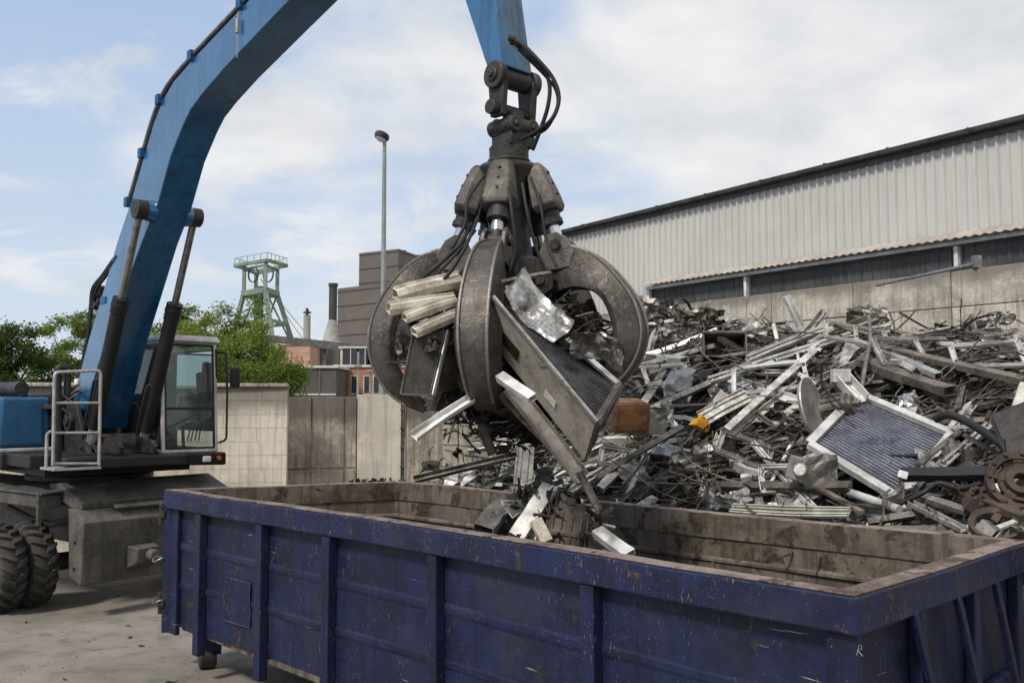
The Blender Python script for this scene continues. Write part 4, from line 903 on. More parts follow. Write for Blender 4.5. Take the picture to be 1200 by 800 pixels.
    fs+=[tuple(range(6))[::-1],tuple(range(6*len(rows)-6,6*len(rows)))]
    mb.add(vs,fs); mb.build('shield',M['shield'],ca,world=True,bevel=.012,smooth=30)
    for q in range(3): p=T+d*Lc*(.10+.14*q)+on*(.092+.012*q); mb=MB(); mb.cyl(p-on*.01,p+on*.012,.014,n=8); mb.build('shield_bolt',M['darksteel'],ca,world=True)
# hoses on the grab
def cat(pts,k=6):
    pts=[V(p) for p in pts]; out=[]
    for i in range(len(pts)-1):
        p0=pts[max(i-1,0)];p1=pts[i];p2=pts[i+1];p3=pts[min(i+2,len(pts)-1)]
        for q in range(k):
            t=q/k; out.append(.5*((2*p1)+(p2-p0)*t+(2*p0-5*p1+4*p2-p3)*t*t+(3*p1-p0-3*p2+p3)*t**3))
    out.append(pts[-1]); return out
for P,r_ in (([(600,46,7.62),(612,52,7.55),(630,70,7.5),(648,92,7.5),(655,115,7.5),(648,138,7.5),(632,152,7.6),(612,163,7.7)],.017),
           ([(602,50,7.66),(618,64,7.58),(636,80,7.55),(644,100,7.55),(642,125,7.55),(634,150,7.6),(624,176,7.68)],.017),
           ([(608,58,7.66),(622,72,7.6),(638,88,7.58),(651,105,7.56),(653,125,7.58),(641,150,7.6),(622,160,7.7)],.013)):
    mb=MB(); mb.tube(cat([at(*p) for p in P]),r_,10); mb.build('hydraulic_hose',M['rubber'],grab,world=True,smooth=60)
mb=MB(); 
for p in ((600,46,7.62),(602,50,7.66),(609,51,7.6)): q=at(*p); mb.cyl(q-V((.03,.03,0)),q+V((.03,-.02,-.01)),.028,n=10)
mb.build('hose_fitting',M['darksteel'],grab,world=True,smooth=40)
for P,r_ in (([(553,262,7.35),(540,285,7.2),(520,305,7.2),(497,324,7.2),(470,350,7.3)],.016),([(560,255,7.35),(545,290,7.15),(528,318,7.1),(510,338,7.1)],.014),([(557,270,7.3),(532,300,7.15),(505,328,7.15),(480,345,7.2)],.012),
             ([(612,215,7.4),(618,250,7.3),(628,290,7.3),(640,318,7.3)],.013),([(596,220,7.3),(600,250,7.2),(604,290,7.2),(597,318,7.2)],.014),([(568,205,7.5),(548,235,7.3),(545,262,7.25),(530,290,7.2)],.012),([(622,208,7.5),(633,240,7.35),(640,280,7.3),(652,312,7.2)],.012)):
    mb=MB(); mb.tube(cat([at(*p) for p in P]),r_,8); mb.build('hydraulic_hose',M['rubber'],grab,world=True,smooth=60)

# ------------------------------------------------------------------ scrap primitives
def randdir(rng,zr=.35):
    a=rng.uniform(0,2*math.pi); return V((math.cos(a),math.sin(a),rng.uniform(-zr,zr))).normalized()
def wire(mb,c,rng,L_=.6,r=.008,wob=.5,seg=7,sides=5,d=None):
    d=d or randdir(rng); p=V(c)-d*L_/2; pts=[p]
    for i in range(seg):
        d=(d+V((rng.uniform(-wob,wob),rng.uniform(-wob,wob),rng.uniform(-wob,wob)))*.55).normalized(); p=p+d*L_/seg; pts.append(p)
    mb.tube(cat(pts,2) if seg<8 else pts,r,sides)
def strip(mb,c,rng,L_=.5,w=.04,wob=.4,seg=6,d=None):
    d=d or randdir(rng); p=V(c)-d*L_/2; u=d.orthogonal().normalized(); u.rotate(Mx.Rotation(rng.uniform(0,6),3,d)); vs=[];fs=[]
    for i in range(seg+1):
        vs+=[p-u*w/2,p+u*w/2]; 
        d=(d+V((rng.uniform(-wob,wob),rng.uniform(-wob,wob),rng.uniform(-wob,wob)))*.6).normalized(); u=(u+d.cross(u)*rng.uniform(-.5,.5)); u=(u-d*u.dot(d)).normalized(); p=p+d*L_/seg
    for i in range(seg): fs.append((2*i,2*i+1,2*i+3,2*i+2))
    mb.add(vs,fs)
def sheetr(mb,c,rng,s=.3,amp=.16,n=5):
    d=randdir(rng,.8); u=d.orthogonal().normalized(); u.rotate(Mx.Rotation(rng.uniform(0,6),3,d)); v=d.cross(u)
    mb.sheet(c,u*s*rng.uniform(.6,1.3),v*s*rng.uniform(.4,.9),n,n,amp,rng,rng.uniform(1,2),rng.uniform(-.3,.3))
def prof(mb,c,rng,L_,w,d=None,bend=0):
    d=d or randdir(rng,.3); up=V((rng.uniform(-1,1),rng.uniform(-1,1),rng.uniform(.2,1))); a=V(c)-d*L_/2; b=V(c)+d*L_/2
    k=rng.random(); h=w*rng.uniform(.4,1.1)
    segs=[(a,b)]
    if bend:
        m_=V(c)+V((rng.uniform(-1,1),rng.uniform(-1,1),rng.uniform(-.5,1)))*L_*bend; segs=[(a,m_),(m_,b)]
    for p,q in segs:
        if k<.3: mb.hollow(p,q,w,h,.005,up)
        elif k<.6: mb.chan(p,q,w,h,.006,up)
        elif k<.85: mb.angle(p,q,w,h,.006,up)
        else:
            t=.006; mb.ext([(-w/2,-h/2),(w/2,-h/2),(w/2,-h/2+t),(t/2,-h/2+t),(t/2,h/2-t),(w/2,h/2-t),(w/2,h/2),(-w/2,h/2),(-w/2,h/2-t),(-t/2,h/2-t),(-t/2,-h/2+t),(-w/2,-h/2+t)],p,q,up)
CR[0]=.016
# ------------------------------------------------------------------ HEAP surface
CP=[(760,360,15.0),(800,368,14.4),(870,384,13.4),(925,390,12.6),(1000,392,12.0),(1080,396,11.3),(1150,394,10.8),(1210,404,10.4),(1350,410,9.6),
(760,440,12.2),(850,440,11.4),(950,440,10.6),(1050,440,9.8),(1150,440,9.2),(1250,440,8.7),(1400,440,8.2),
(690,520,11.6),(760,510,10.9),(850,510,10.2),(950,510,9.5),(1050,510,8.7),(1150,510,8.2),(1250,510,7.7),
(700,583,9.8),(760,594,9.2),(850,602,8.5),(950,610,7.9),(1050,619,7.3),(1150,628,6.9),(1230,634,6.5),
(500,572,13.0),(540,556,13.5),(600,540,13.6),(640,532,13.6),(700,470,14.0),(560,570,12.2),(600,570,11.6),(650,570,11.0),(620,585,10.2),(720,390,15.2)]
pts=[at(*p) for p in CP]
# back slope & zero skirt
extra=[]
hd=V((.558,-.83,0))  # hall direction
nb=V((.83,.558,0))   # away from camera (behind)
for p in CP[:9]: q=at(*p)+nb*1.6; q.z=max(0,q.z-.9); extra.append(q)
for (x,y) in ((-3.2,14.5),(-2.6,12.9),(-1.4,12.0),(-1.8,16.5),(0.3,17.6),(2.2,18.5)): extra.append(V((x,y,.0)))
pts+=extra
XY=np.array([(p.x,p.y) for p in pts]); ZV=np.array([p.z for p in pts])
D=np.linalg.norm(XY[:,None]-XY[None],axis=2); Kc=np.linalg.solve(np.block([[D,np.ones((len(pts),1))],[np.ones((1,len(pts))),np.zeros((1,1))]]),np.append(ZV,0))
def H(x,y):
    d=np.hypot(XY[:,0]-x,XY[:,1]-y); return float(d@Kc[:-1]+Kc[-1])
far_n=(Dc-Cc).normalized(); far_nn=V((-far_n.y,far_n.x,0)); 
if far_nn.y<0: far_nn=-far_nn
def inheap(x,y):
    p=V((x,y,0)); s_=(p-flat(Cc,0)).dot(far_nn)
    if s_<.12: return False
    return True
def hs(px,py,lift=0):
    d=ray(px,py); Y=6.3
    while Y<16.5:
        p=V((0,0,CZ))+d*(Y/d.y)
        if inheap(p.x,p.y) and p.z<=H(p.x,p.y)+lift: return p
        Y+=.03
    return V((0,0,CZ))+d*(12/d.y)
# mound mesh
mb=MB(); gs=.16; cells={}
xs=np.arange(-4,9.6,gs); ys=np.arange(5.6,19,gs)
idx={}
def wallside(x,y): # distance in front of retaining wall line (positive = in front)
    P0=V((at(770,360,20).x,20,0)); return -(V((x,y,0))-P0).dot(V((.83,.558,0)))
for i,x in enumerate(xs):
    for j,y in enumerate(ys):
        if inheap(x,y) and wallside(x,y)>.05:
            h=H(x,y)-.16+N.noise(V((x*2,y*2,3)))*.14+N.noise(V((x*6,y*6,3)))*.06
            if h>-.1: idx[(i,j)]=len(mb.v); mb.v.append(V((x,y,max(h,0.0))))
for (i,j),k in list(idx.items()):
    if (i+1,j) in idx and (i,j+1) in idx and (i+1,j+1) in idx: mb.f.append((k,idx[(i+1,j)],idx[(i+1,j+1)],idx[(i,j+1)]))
solo(mb,'scrap_mound',M['mound'],'packed mass of small scrap under the big heap, coloured dark as shaded gaps','scrap heap',kind='stuff',smooth=80)
# random surface samples visible region
def sample(rng):
    while True:
        x=rng.uniform(-3.4,9.0); y=rng.uniform(5.9,17.5)
        if not inheap(x,y) or wallside(x,y)<.3: continue
        h=H(x,y)
        if h<.25: continue
        # bias: nearer to camera rows more
        if rng.random()>min(1,(10.5/y)**1.3): continue
        if abs(x/y)>.60: continue
        e=.1; nx=(H(x-e,y)-H(x+e,y))/(2*e); ny=(H(x,y-e)-H(x,y+e))/(2*e)
        return x,y,h,V((nx,ny,1)).normalized()
def tdir(nrm,rng,zr=.25):
    d=randdir(rng,zr); d=(d-nrm*d.dot(nrm)*.85).normalized(); return d
rng=random.Random(11)
T1,T2,T3,T4,T5=MB(),MB(),MB(),MB(),MB()
for k in range(4600):
    x,y,h,nr=sample(rng); c=V((x,y,h))+nr*rng.uniform(-.16,.06); sc_=1 if y<10 else 1.25
    q=rng.random(); d=tdir(nr,rng,.5)
    if q<.34: wire(T1 if rng.random()<.35 else (T2 if rng.random()<.35 else T4),c,rng,rng.uniform(.2,.8),rng.uniform(.004,.011)*sc_,.55,6,4,d)
    elif q<.66: strip(T1 if rng.random()<.4 else (T4 if rng.random()<.85 else T3),c,rng,rng.uniform(.25,.9),rng.uniform(.010,.038),.5,5,d)
    elif q<.80: sheetr(T1 if rng.random()<.65 else (T3 if rng.random()<.25 else T4),c,rng,rng.uniform(.08,.24),.22,4)
    else: prof(T4 if rng.random()<.6 else T2,c,rng,rng.uniform(.2,.8),rng.uniform(.02,.06),d,rng.choice([0,.1]))
for k in range(620):
    x,y,h,nr=sample(rng); c=V((x,y,h))+nr*rng.uniform(-.06,.05); d=tdir(nr,rng,.12); wire((T1,T4,T4,T2)[k%4],c,rng,rng.uniform(.5,1.2),rng.uniform(.004,.009)*(1 if y<10 else 1.2),.33,10,4,d)
G1='loose tangle filling the scrap heap'
solo(T1,'tangled_scrap',M['darkscrap'],'dark tangle of wires, strips and torn sheet all over the scrap heap','scrap',G1,'stuff')
solo(T2,'twisted_wire',M['brown'],'brown rusty twisted rods and wires all through the scrap heap','scrap',G1,'stuff')
solo(T3,'torn_sheet',M['galv'],'crumpled grey torn sheet metal bits all through the scrap heap','scrap',G1,'stuff')
solo(T4,'bent_strips',M['steel'],'bent grey-brown strips and small sections all through the scrap heap','scrap',G1,'stuff')
# individuals: grouped repeats
def many(n,kind,mat_names,label,cat,group,fn,seed):
    rg=random.Random(seed)
    for k in range(n):
        mb=MB(); fn(mb,rg); solo(mb,kind,M[mat_names[rg.randrange(len(mat_names))]],label,cat,group,bevel=0)
def f_alu(mb,rg):
    x,y,h,nr=sample(rg); c=V((x,y,h))+nr*rg.uniform(.0,.10); d=tdir(nr,rg,.25)
    if rg.random()<.5: d=(d+V((.8,-.45,.3))*.9).normalized()
    prof(mb,c,rg,rg.uniform(.4,1.35),rg.uniform(.04,.095),d,rg.choice([0,0,.06]))
def f_steel(mb,rg):
    x,y,h,nr=sample(rg); c=V((x,y,h))+nr*rg.uniform(-.02,.08); prof(mb,c,rg,rg.uniform(.4,1.4),rg.uniform(.04,.09),tdir(nr,rg,.2),rg.choice([0,.05]))
def f_pipe(mb,rg):
    x,y,h,nr=sample(rg); c=V((x,y,h))+nr*rg.uniform(.0,.08); wire(mb,c,rg,rg.uniform(.5,1.3),rg.uniform(.012,.024),.35,8,8,tdir(nr,rg,.3))
def f_sheet(mb,rg):
    x,y,h,nr=sample(rg); c=V((x,y,h))+nr*rg.uniform(.0,.08); sheetr(mb,c,rg,rg.uniform(.22,.5),.2,8)
def f_chunk(mb,rg):
    x,y,h,nr=sample(rg); c=V((x,y,h))+nr*rg.uniform(-.04,.05); rot=Mx.Rotation(rg.uniform(0,6),3,V((rg.random(),rg.random(),rg.random())).normalized())
    s=rg.uniform(.06,.15)
    if rg.random()<.5: mb.box(c,(s*2,s*1.4,s),rot); mb.cyl(c,c+rot@V((0,0,s)),s*.3,n=10)
    else:
        ax=rot@V((1,0,0)); mb.cyl(c-ax*s,c+ax*s,s*.7,n=14); mb.cyl(c-ax*s*1.4,c+ax*s*1.4,s*.25,n=10); mb.cyl(c-ax*s*.2,c+ax*s*.2,s*.8,n=14)
many(150,'aluminium_profile',['alu','alubright','alu','whitescrap'],'pale bent length of aluminium section lying among the scrap heap','metal profile','pale aluminium sections on the heap',f_alu,21)
many(60,'steel_section',['steel','brown','steel','steel'],'brownish grey length of steel section half buried in the scrap heap','metal profile','brownish steel sections on the heap',f_steel,22)
many(40,'bent_pipe',['darkscrap','steel','brown','rubber'],'dark bent pipe lying across the scrap heap','pipe','dark bent pipes on the heap',f_pipe,23)
many(64,'crumpled_sheet',['galv','steel','alu','galv','foil'],'crumpled sheet of thin metal lying on the scrap heap','metal sheet','crumpled metal sheets on the heap',f_sheet,24)
many(30,'machine_part',['steel','darkscrap','rust','galv'],'small dirty machine casting lying in the scrap heap','machine part','small machine castings on the heap',f_chunk,25)
for k,(px,py,w_,h_) in enumerate(((900,455,.8,.45),(1075,425,.9,.5),(780,450,.55,.4),(930,575,.6,.3),(870,540,.5,.4),(1000,405,.7,.4),(1150,430,.6,.4),(730,550,.5,.3))):
    c=None
    rg=random.Random(300+k); d=ray(px,py); Y=6.3
    while Y<16:
        c=V((0,0,CZ))+d*(Y/d.y)
        if inheap(c.x,c.y) and c.z<=H(c.x,c.y): break
        Y+=.03
    c=c+V((0,-.12,.12)); u=V((1,rg.uniform(-.5,.1),rg.uniform(-.4,.4))).normalized(); n_=V((rg.uniform(-.3,.3),-.6,.8)).normalized(); v=n_.cross(u).normalized(); u=v.cross(n_)
    q=[c-u*w_/2-v*h_/2,c+u*w_/2-v*h_/2,c+u*w_/2*rg.uniform(.8,1.1)+v*h_/2,c-u*w_/2+v*h_/2*rg.uniform(.7,1.1)]; mb=MB()
    for i in range(4): mb.chan(q[i],q[(i+1)%4],.05,.035,.006,tuple(n_))
    if k%2: mb.chan((q[0]+q[1])/2,(q[2]+q[3])/2,.04,.03,.006,tuple(n_))
    solo(mb,'window_frame_scrap',M[('alubright','alu','whitescrap')[k%3]],'bent aluminium window frame lying askew in the scrap heap','metal frame','bent window frames on the heap')
# ---- hero bars on heap
def hbar(p0,p1,wpx,style,mat_,name,label,cat='metal profile',lift=.10,lift1=None,up=(0,0,1),hfac=.7,dy=0,dy1=None):
    a=hs(*p0); b=hs(*p1)
    v=V((0,0,CZ)); 
    lift1=lift if lift1 is None else lift1
    a=a+(v-a).normalized()*lift; b=b+(v-b).normalized()*lift1
    w_=wpx/FP*(a.y+b.y)/2
    mb=MB(); h=w_*hfac
    if style=='box': mb.hollow(a,b,w_,h,.007,up)
    elif style=='chan': mb.chan(a,b,w_,h,.007,up)
    elif style=='u': mb.chan(a,b,w_,h,.007,tuple(-k for k in up))
    elif style=='ladder':
        mb.chan(a,b,w_,h,.006,up); n_=int((b-a).length/.09)
        x,y_,z=mb.frame(a,b,up)
        for i in range(n_): c=a+(b-a)*(i+.5)/n_; mb.box(c+z*(h*.1),(.014,.014,.014)); 
        mb.bar(a+z*h*.35+y_*w_*.28,b+z*h*.35+y_*w_*.28,.012,.01,up)
        mb.bar(a+z*h*.35-y_*w_*.28,b+z*h*.35-y_*w_*.28,.012,.01,up)
    elif style=='round': mb.cyl(a,b,w_/2,n=14); 
    elif style=='flat': mb.bar(a,b,w_,.012,up)
    elif style=='rib':
        mb.bar(a,b,w_,.01,up); x,y_,z=mb.frame(a,b,up)
        for q in (-.48,-.2,.2,.48): mb.bar(a+y_*w_*q+z*.015,b+y_*w_*q+z*.015,.012,.03,up)
    else: mb.bar(a,b,w_,h,up)
    return solo(mb,name,M[mat_],label,cat,bevel=.002 if style!='round' else 0,smooth=None if style!='round' else 50)
vup=(.0,-.75,.66)
HB=[((831,446),(1000,392),9,'ladder','alubright','long aluminium rail with slots reaching up to the heap crest','aluminium_rail',vup),
((876,421),(988,378),9,'ladder','alubright','second slotted aluminium rail just above the longest one','aluminium_rail',vup),
((852,503),(954,412),8,'u','alu','grey aluminium channel slanting up beside the yellow scrap','aluminium_channel',vup),
((880,516),(968,609),7,'ladder','alubright','straight bright aluminium bar slanting down to the container edge','aluminium_bar',vup),
((822,492),(876,463),22,'rib','galv','broad ribbed pale panel strip beside the yellow scrap','ribbed_strip',vup),
((750,416),(802,422),10,'box','alubright','short bright box section just right of the grab','box_section',vup),
((944,392),(966,364),8,'chan','alu','stubby aluminium channel sticking up at the heap crest','aluminium_channel',vup),
((938,382),(921,347),8,'chan','alubright','bright channel with hooked end standing up highest on the crest','aluminium_channel',vup),
((765,519),(812,533),9,'chan','alubright','short pale channel below the rusty orange box','aluminium_channel',vup),
((754,473),(777,434),8,'u','alu','dull aluminium channel leaning left of the ribbed panel','aluminium_channel',vup),
((846,569),(996,570),11,'bar','brown','long horizontal brown flat beam near the container edge','steel_beam',vup),
((858,597),(996,602),13,'rib','whitescrap','wide off-white ribbed section lying along the container edge','white_section',vup),
((1013,424),(1113,458),15,'box','brown','open-ended brown box beam above the blue radiator','steel_beam',vup),
((1034,408),(1200,446),11,'bar','brown','longest brown plank-like beam crossing the upper right heap','steel_beam',vup),
((1080,396),(1152,379),9,'bar','rubber','black flat bar on the crest at upper right','black_bar',vup),
((1083,401),(1176,391),13,'chan','steel','thick grey channel under the black flat bar on the crest','steel_channel',vup),
((970,568),(1054,597),10,'round','alubright','shiny round aluminium tube under the radiator lower corner','aluminium_tube',vup),
((1067,589),(1129,620),9,'chan','galv','grey channel lying right of the radiator lower corner','steel_channel',vup),
((1075,581),(1133,599),10,'u','galv','upper grey channel pointing at the small iron ring','steel_channel',vup),
((1106,544),(1158,498),9,'ladder','alu','slotted aluminium piece standing right of the radiator','aluminium_rail',vup),
((1114,570),(1200,607),12,'bar','rust','rusty beam running below the iron hub wheel','steel_beam',vup),
((1190,479),(1201,446),10,'box','whitescrap','white box section at the right edge above the dark panel','box_section',vup),
((1055,556),(1157,555),15,'bar','black','dark flat blade with a white tip over the radiator corner','tapered_plate',vup),
((485,562),(640,526),8,'chan','steel','long dark channel poking left from the small heap','steel_channel',vup),
((584,569),(592,540),8,'flat','alubright','small bright upright strip at left heap foot','aluminium_strip',vup),
((612,573),(617,517),20,'rib','galv','wide crumpled ribbed piece standing in the small heap','ribbed_strip',vup),
((634,546),(660,581),9,'chan','alubright','bright channel sloping down right of the ribbed upright','aluminium_channel',vup),
((664,578),(737,533),9,'ladder','alubright','slotted bright bar sloping down left beneath the grab','aluminium_rail',vup),
((703,573),(747,530),10,'u','alu','dull channel parallel to the slotted bar beneath the grab','aluminium_channel',vup),
((549,526),(596,519),10,'chan','alubright','short bright channel lying on top of small left heap','aluminium_channel',vup),
((693,526),(725,509),9,'chan','whitescrap','short white channel beneath the held casing end','aluminium_channel',vup),
((700,560),(800,500),7,'bar','steel','thin grey bar sloping up under the orange rusty box','steel_bar',vup),
((760,480),(880,425),7,'bar','steel','slim grey bar running parallel under the slotted rails','steel_bar',vup),
((905,545),(1010,600),6,'bar','brown','slim brown bar under the radiator left side','steel_bar',vup),
((1165,610),(1200,560),8,'flat','rust','rusty strap at the right edge behind the iron hub','rusty_strap',vup),
((990,395),(1100,440),9,'u','alu','aluminium channel descending from the crest toward the brown box beam','aluminium_channel',vup),
((985,388),(1028,372),11,'chan','galv','crushed grey channel on the crest above the radiator','steel_channel',vup),
((1075,545),(1125,505),6,'bar','steel','thin grey bar behind the radiator right edge','steel_bar',vup)]
for p0,p1,wpx,style,m_,lab,nm,up in HB:
    o=hbar(p0,p1,wpx,style,m_,nm,lab,'metal profile',up=up,lift=R.uniform(.26,.36)+(.10 if abs(p0[0]-p1[0])>90 else 0))
# hook on tall channel
CR[0]=.004
# radiator
def quadpts(ps): return [at(*p) for p in ps]
RQ=quadpts([(1006,462,8.75),(1115,508,8.35),(1053,584,7.75),(948,520,8.15)])
cr_=sum(RQ,V((0,0,0)))/4; nn_=(RQ[1]-RQ[0]).cross(RQ[3]-RQ[0]).normalized()
if nn_.dot(V((0,0,CZ))-cr_)<0: nn_=-nn_
rd_=thing('radiator',(cr_.x,cr_.y,0),0,label='blue finned radiator in an aluminium frame tilted on the heap',cat='radiator')
mb=MB()
for i in range(4):
    p=RQ[i];q=RQ[(i+1)%4]; mb.chan(p,q,.075,.055,.008,tuple(-nn_))
mb.build('radiator_frame',M['alubright'],rd_,world=True,bevel=.003)
mb=MB(); mb.slab([p+(cr_-p)*.04-nn_*.02 for p in RQ],-nn_,.05); mb.build('core',M['finsblue'],rd_,world=True)
mb=MB(); nfin=26
for k in range(1,nfin):
    t=k/nfin; a=RQ[0]+(RQ[3]-RQ[0])*t; b=RQ[1]+(RQ[2]-RQ[1])*t; a=a+(b-a)*.03; b=b-(b-a)*.03
    mb.bar(a-nn_*.012,b-nn_*.012,.0045,.010,tuple(nn_))
mb.build('cooling_tube',M['alu'],rd_,world=True)
mb=MB(); nf_=90
for k in range(1,nf_):
    t=k/nf_; a=RQ[0]+(RQ[1]-RQ[0])*t; b=RQ[3]+(RQ[2]-RQ[3])*t; mb.bar(a+(b-a)*.03-nn_*.019,b-(b-a)*.03-nn_*.019,.003,.01,tuple(nn_))
mb.build('fin_pack',M['finsblue'],rd_,world=True)
# motor with round cover left of radiator
mc=at(974,478,8.65); ax=V((.75,-.55,.2)).normalized()
mt=thing('fan_motor',(mc.x,mc.y,0),0,label='grey fan motor with a thin round cover left of the blue radiator',cat='motor')
mb=MB(); mb.lathe([(0,.0),(0,.26),(.03,.29),(.045,.285),(.02,.25),(.012,0)],mc-ax*.12+V((-.08,.02,.02)),ax,28); mb.build('round_cover',M['galv'],mt,world=True,smooth=40)
mb=MB(); mb.cyl(mc-ax*.08,mc+ax*.16,.11,n=22); mb.cyl(mc+ax*.15,mc+ax*.2,.08,n=18); mb.cyl(mc+ax*.19,mc+ax*.27,.025,n=10); 
for k in range(10):
    a=k*math.pi/5; u=ax.orthogonal().normalized(); u.rotate(Mx.Rotation(a,3,ax)); mb.bar(mc-ax*.06+u*.115,mc+ax*.13+u*.115,.008,.02,tuple(u))
mb.build('motor_body',M['steel'],mt,world=True,bevel=.005,smooth=40)
mb=MB(); wire(mb,mc+V((.05,-.1,0)),random.Random(3),.6,.012,.7,8,6); mb.build('motor_cable',M['rubber'],mt,world=True,smooth=60)
mb=MB(); c=at(948,552,8.1); mb.box(c,(.32,.2,.2),Mx.Rotation(.5,3,V((.3,.5,1)).normalized())); mb.cyl(c+V((-.1,-.12,0)),c+V((-.14,-.2,.03)),.06,n=14); mb.sheet(c+V((.05,-.12,.02)),V((.3,0,.08)),V((0,-.05,.25)),5,5,.2,R); solo(mb,'crushed_housing',M['galv'],'crushed grey metal housing below the fan motor','machine part',bevel=.015)
mb=MB(); a=at(985,440,8.8); b=at(1010,468,8.6); mb.chan(a,b,.14,.10,.012,(0,-.7,.7)); mb.box(a,(.16,.1,.12)); solo(mb,'aluminium_fitting',M['alubright'],'short white bracket at the top corner of the radiator','bracket',bevel=.004)
# white tip on blade
# rusty orange box
c=at(735,487,9.7); mb=MB(); rot=Mx.Rotation(.25,3,'Z')@Mx.Rotation(.2,3,'X')
mb.box(c,(.36,.32,.30),rot); mb.box(c+rot@V((0,-.165,.0)),(.30,.012,.24),rot); mb.box(c+rot@V((0,0,.155)),(.30,.26,.012),rot)
solo(mb,'rusty_box',M['orange_rust'],'small orange rusted steel box between the grab and the heap','metal box',bevel=.006)
c=at(764,492,9.75); mb=MB(); mb.sheet(c,V((.32,-.05,.05)),V((.03,-.1,.30)),7,7,.16,random.Random(4),1.4); mb.box(c+V((0,.08,0)),(.26,.2,.26),rot); solo(mb,'crushed_can',M['galv'],'crushed grey drum piece just right of the orange rusty box','metal drum',bevel=.02,smooth=25)
# yellow plastic
c=hs(812,509)+V((0,-.36,.13)); mb=MB(); rot=Mx.Rotation(.6,3,'Z')@Mx.Rotation(.4,3,'Y')
mb.hexa([c+rot@V(p) for p in ((-.12,-.07,-.07),(.10,-.07,-.07),(.10,.07,-.07),(-.12,.07,-.07))],[c+rot@V(p) for p in ((-.07,-.05,.05),(.12,-.05,.09),(.10,.06,.08),(-.08,.05,.04))]); mb.box(c+rot@V((.02,0,.09)),(.09,.07,.06),rot@Mx.Rotation(.5,3,'X')); mb.tube(cat([c+rot@V(p) for p in ((.1,0,.05),(.17,-.02,.03),(.18,0,-.04),(.12,.02,-.06))]),.014,6)
mb.v=[c+(p-c)*.78 for p in mb.v]
solo(mb,'yellow_fitting',M['yellow'],'bright yellow plastic fitting lying in the heap','plastic piece',bevel=.02)
# brown open box
c=hs(845,412)+V((0,-.15,.03)); mb=MB(); rot=Mx.Rotation(-.1,3,'Z')@Mx.Rotation(-.25,3,'X')
w_,h_,d_=.52,.30,.35
for s_,dd in (((0,0,h_/2),(w_,d_,.02)),((0,0,-h_/2),(w_,d_,.02)),((-w_/2,0,0),(.02,d_,h_)),((w_/2,0,0),(.02,d_,h_)),((0,d_/2,0),(w_,.02,h_))): mb.box(c+rot@V(s_),dd,rot)
mb.box(c+rot@V((0,-d_/2+.02,h_/2+.015)),(w_+.04,.06,.03),rot)
solo(mb,'open_steel_box',M['brown'],'open-fronted brown steel box with pale top edge near the crest','metal box',bevel=.004)
for (px,py,s_,sd_,m_,lab) in ((815,386,.42,5,'brown','crumpled rust-brown sheet mass on the crest near the open box'),(832,380,.36,6,'rust','smaller rusty sheet right behind the open brown box'),(770,372,.5,8,'galv','pale torn sheet at the crest just right of the grab'),(790,400,.5,12,'galv','flat pale sheet below the crest right of the grab'),(1010,383,.45,13,'galv','crumpled bright sheet on the crest above the box beam'),(1180,418,.4,15,'whitescrap','white crumpled cover at upper right of the heap'),(1165,385,.28,16,'alu','knot of pale metal at the right end of the crest'),(808,552,.38,17,'galv','bluish crumpled sheet under the short pale channel'),(850,600,.3,18,'alubright','small bright crumpled sheet by the container edge')):
    c=hs(px,py)+V((0,-.1,.10)); rg=random.Random(sd_); mb=MB()
    for q in range(3):
        d=randdir(rg,.3); u=V((1,rg.uniform(-.4,.2),rg.uniform(-.3,.3)))*s_; v=V((rg.uniform(-.2,.2),-.45,.75))*s_*.6; mb.sheet(c+V((rg.uniform(-.1,.1),rg.uniform(-.1,.1),rg.uniform(-.08,.08)))*s_*2,u,v,10,8,.24,rg,rg.uniform(1.2,2))
    solo(mb,'crumpled_metal',M[m_],lab,'metal sheet',smooth=22)
# dark panel right edge
q=[at(1163,490,7.6),at(1215,470,7.5),at(1222,528,7.2),at(1184,540,7.25)]; mb=MB(); n_=(q[1]-q[0]).cross(q[3]-q[0]).normalized(); mb.slab(q,-n_,.05)
for i in range(4): mb.bar(q[i]+n_*.008,q[(i+1)%4]+n_*.008,.04,.03,tuple(n_))
solo(mb,'dark_framed_plate',M['darksteel'],'dark grey framed panel at the right edge of the heap','metal panel',bevel=.006)
# black curved pipe
mb=MB(); mb.tube(cat([at(*p) for p in ((1096,491,8.0),(1112,486,7.9),(1135,495,7.75),(1165,514,7.5),(1190,535,7.3))]),.035,10); solo(mb,'curved_hose',M['rubber'],'thick black curved hose right of the radiator','hose',smooth=60)
mb=MB(); mb.tube(cat([at(*p) for p in ((1018,370,11),(1020,395,10.4),(1014,430,9.6),(1010,455,9))]),.02,8); solo(mb,'bent_conduit',M['steel'],'grey bent conduit hanging down from the crest to the radiator','pipe',smooth=60)
mb=MB(); mb.tube(cat([at(*p) for p in ((1054,590,7.4),(1080,578,7.3),(1100,566,7.3),(1125,572,7.2),(1150,566,7.1))]),.02,8); solo(mb,'bent_cable',M['rubber'],'black cable curling under the dark blade','cable',smooth=60)
mb=MB(); q=at(1058,556,7.55); mb.box(q,(.07,.04,.06),Mx.Rotation(.3,3,'Y')); solo(mb,'white_block',M['white'],'small white block on the tip of the dark blade','metal piece',bevel=.008)
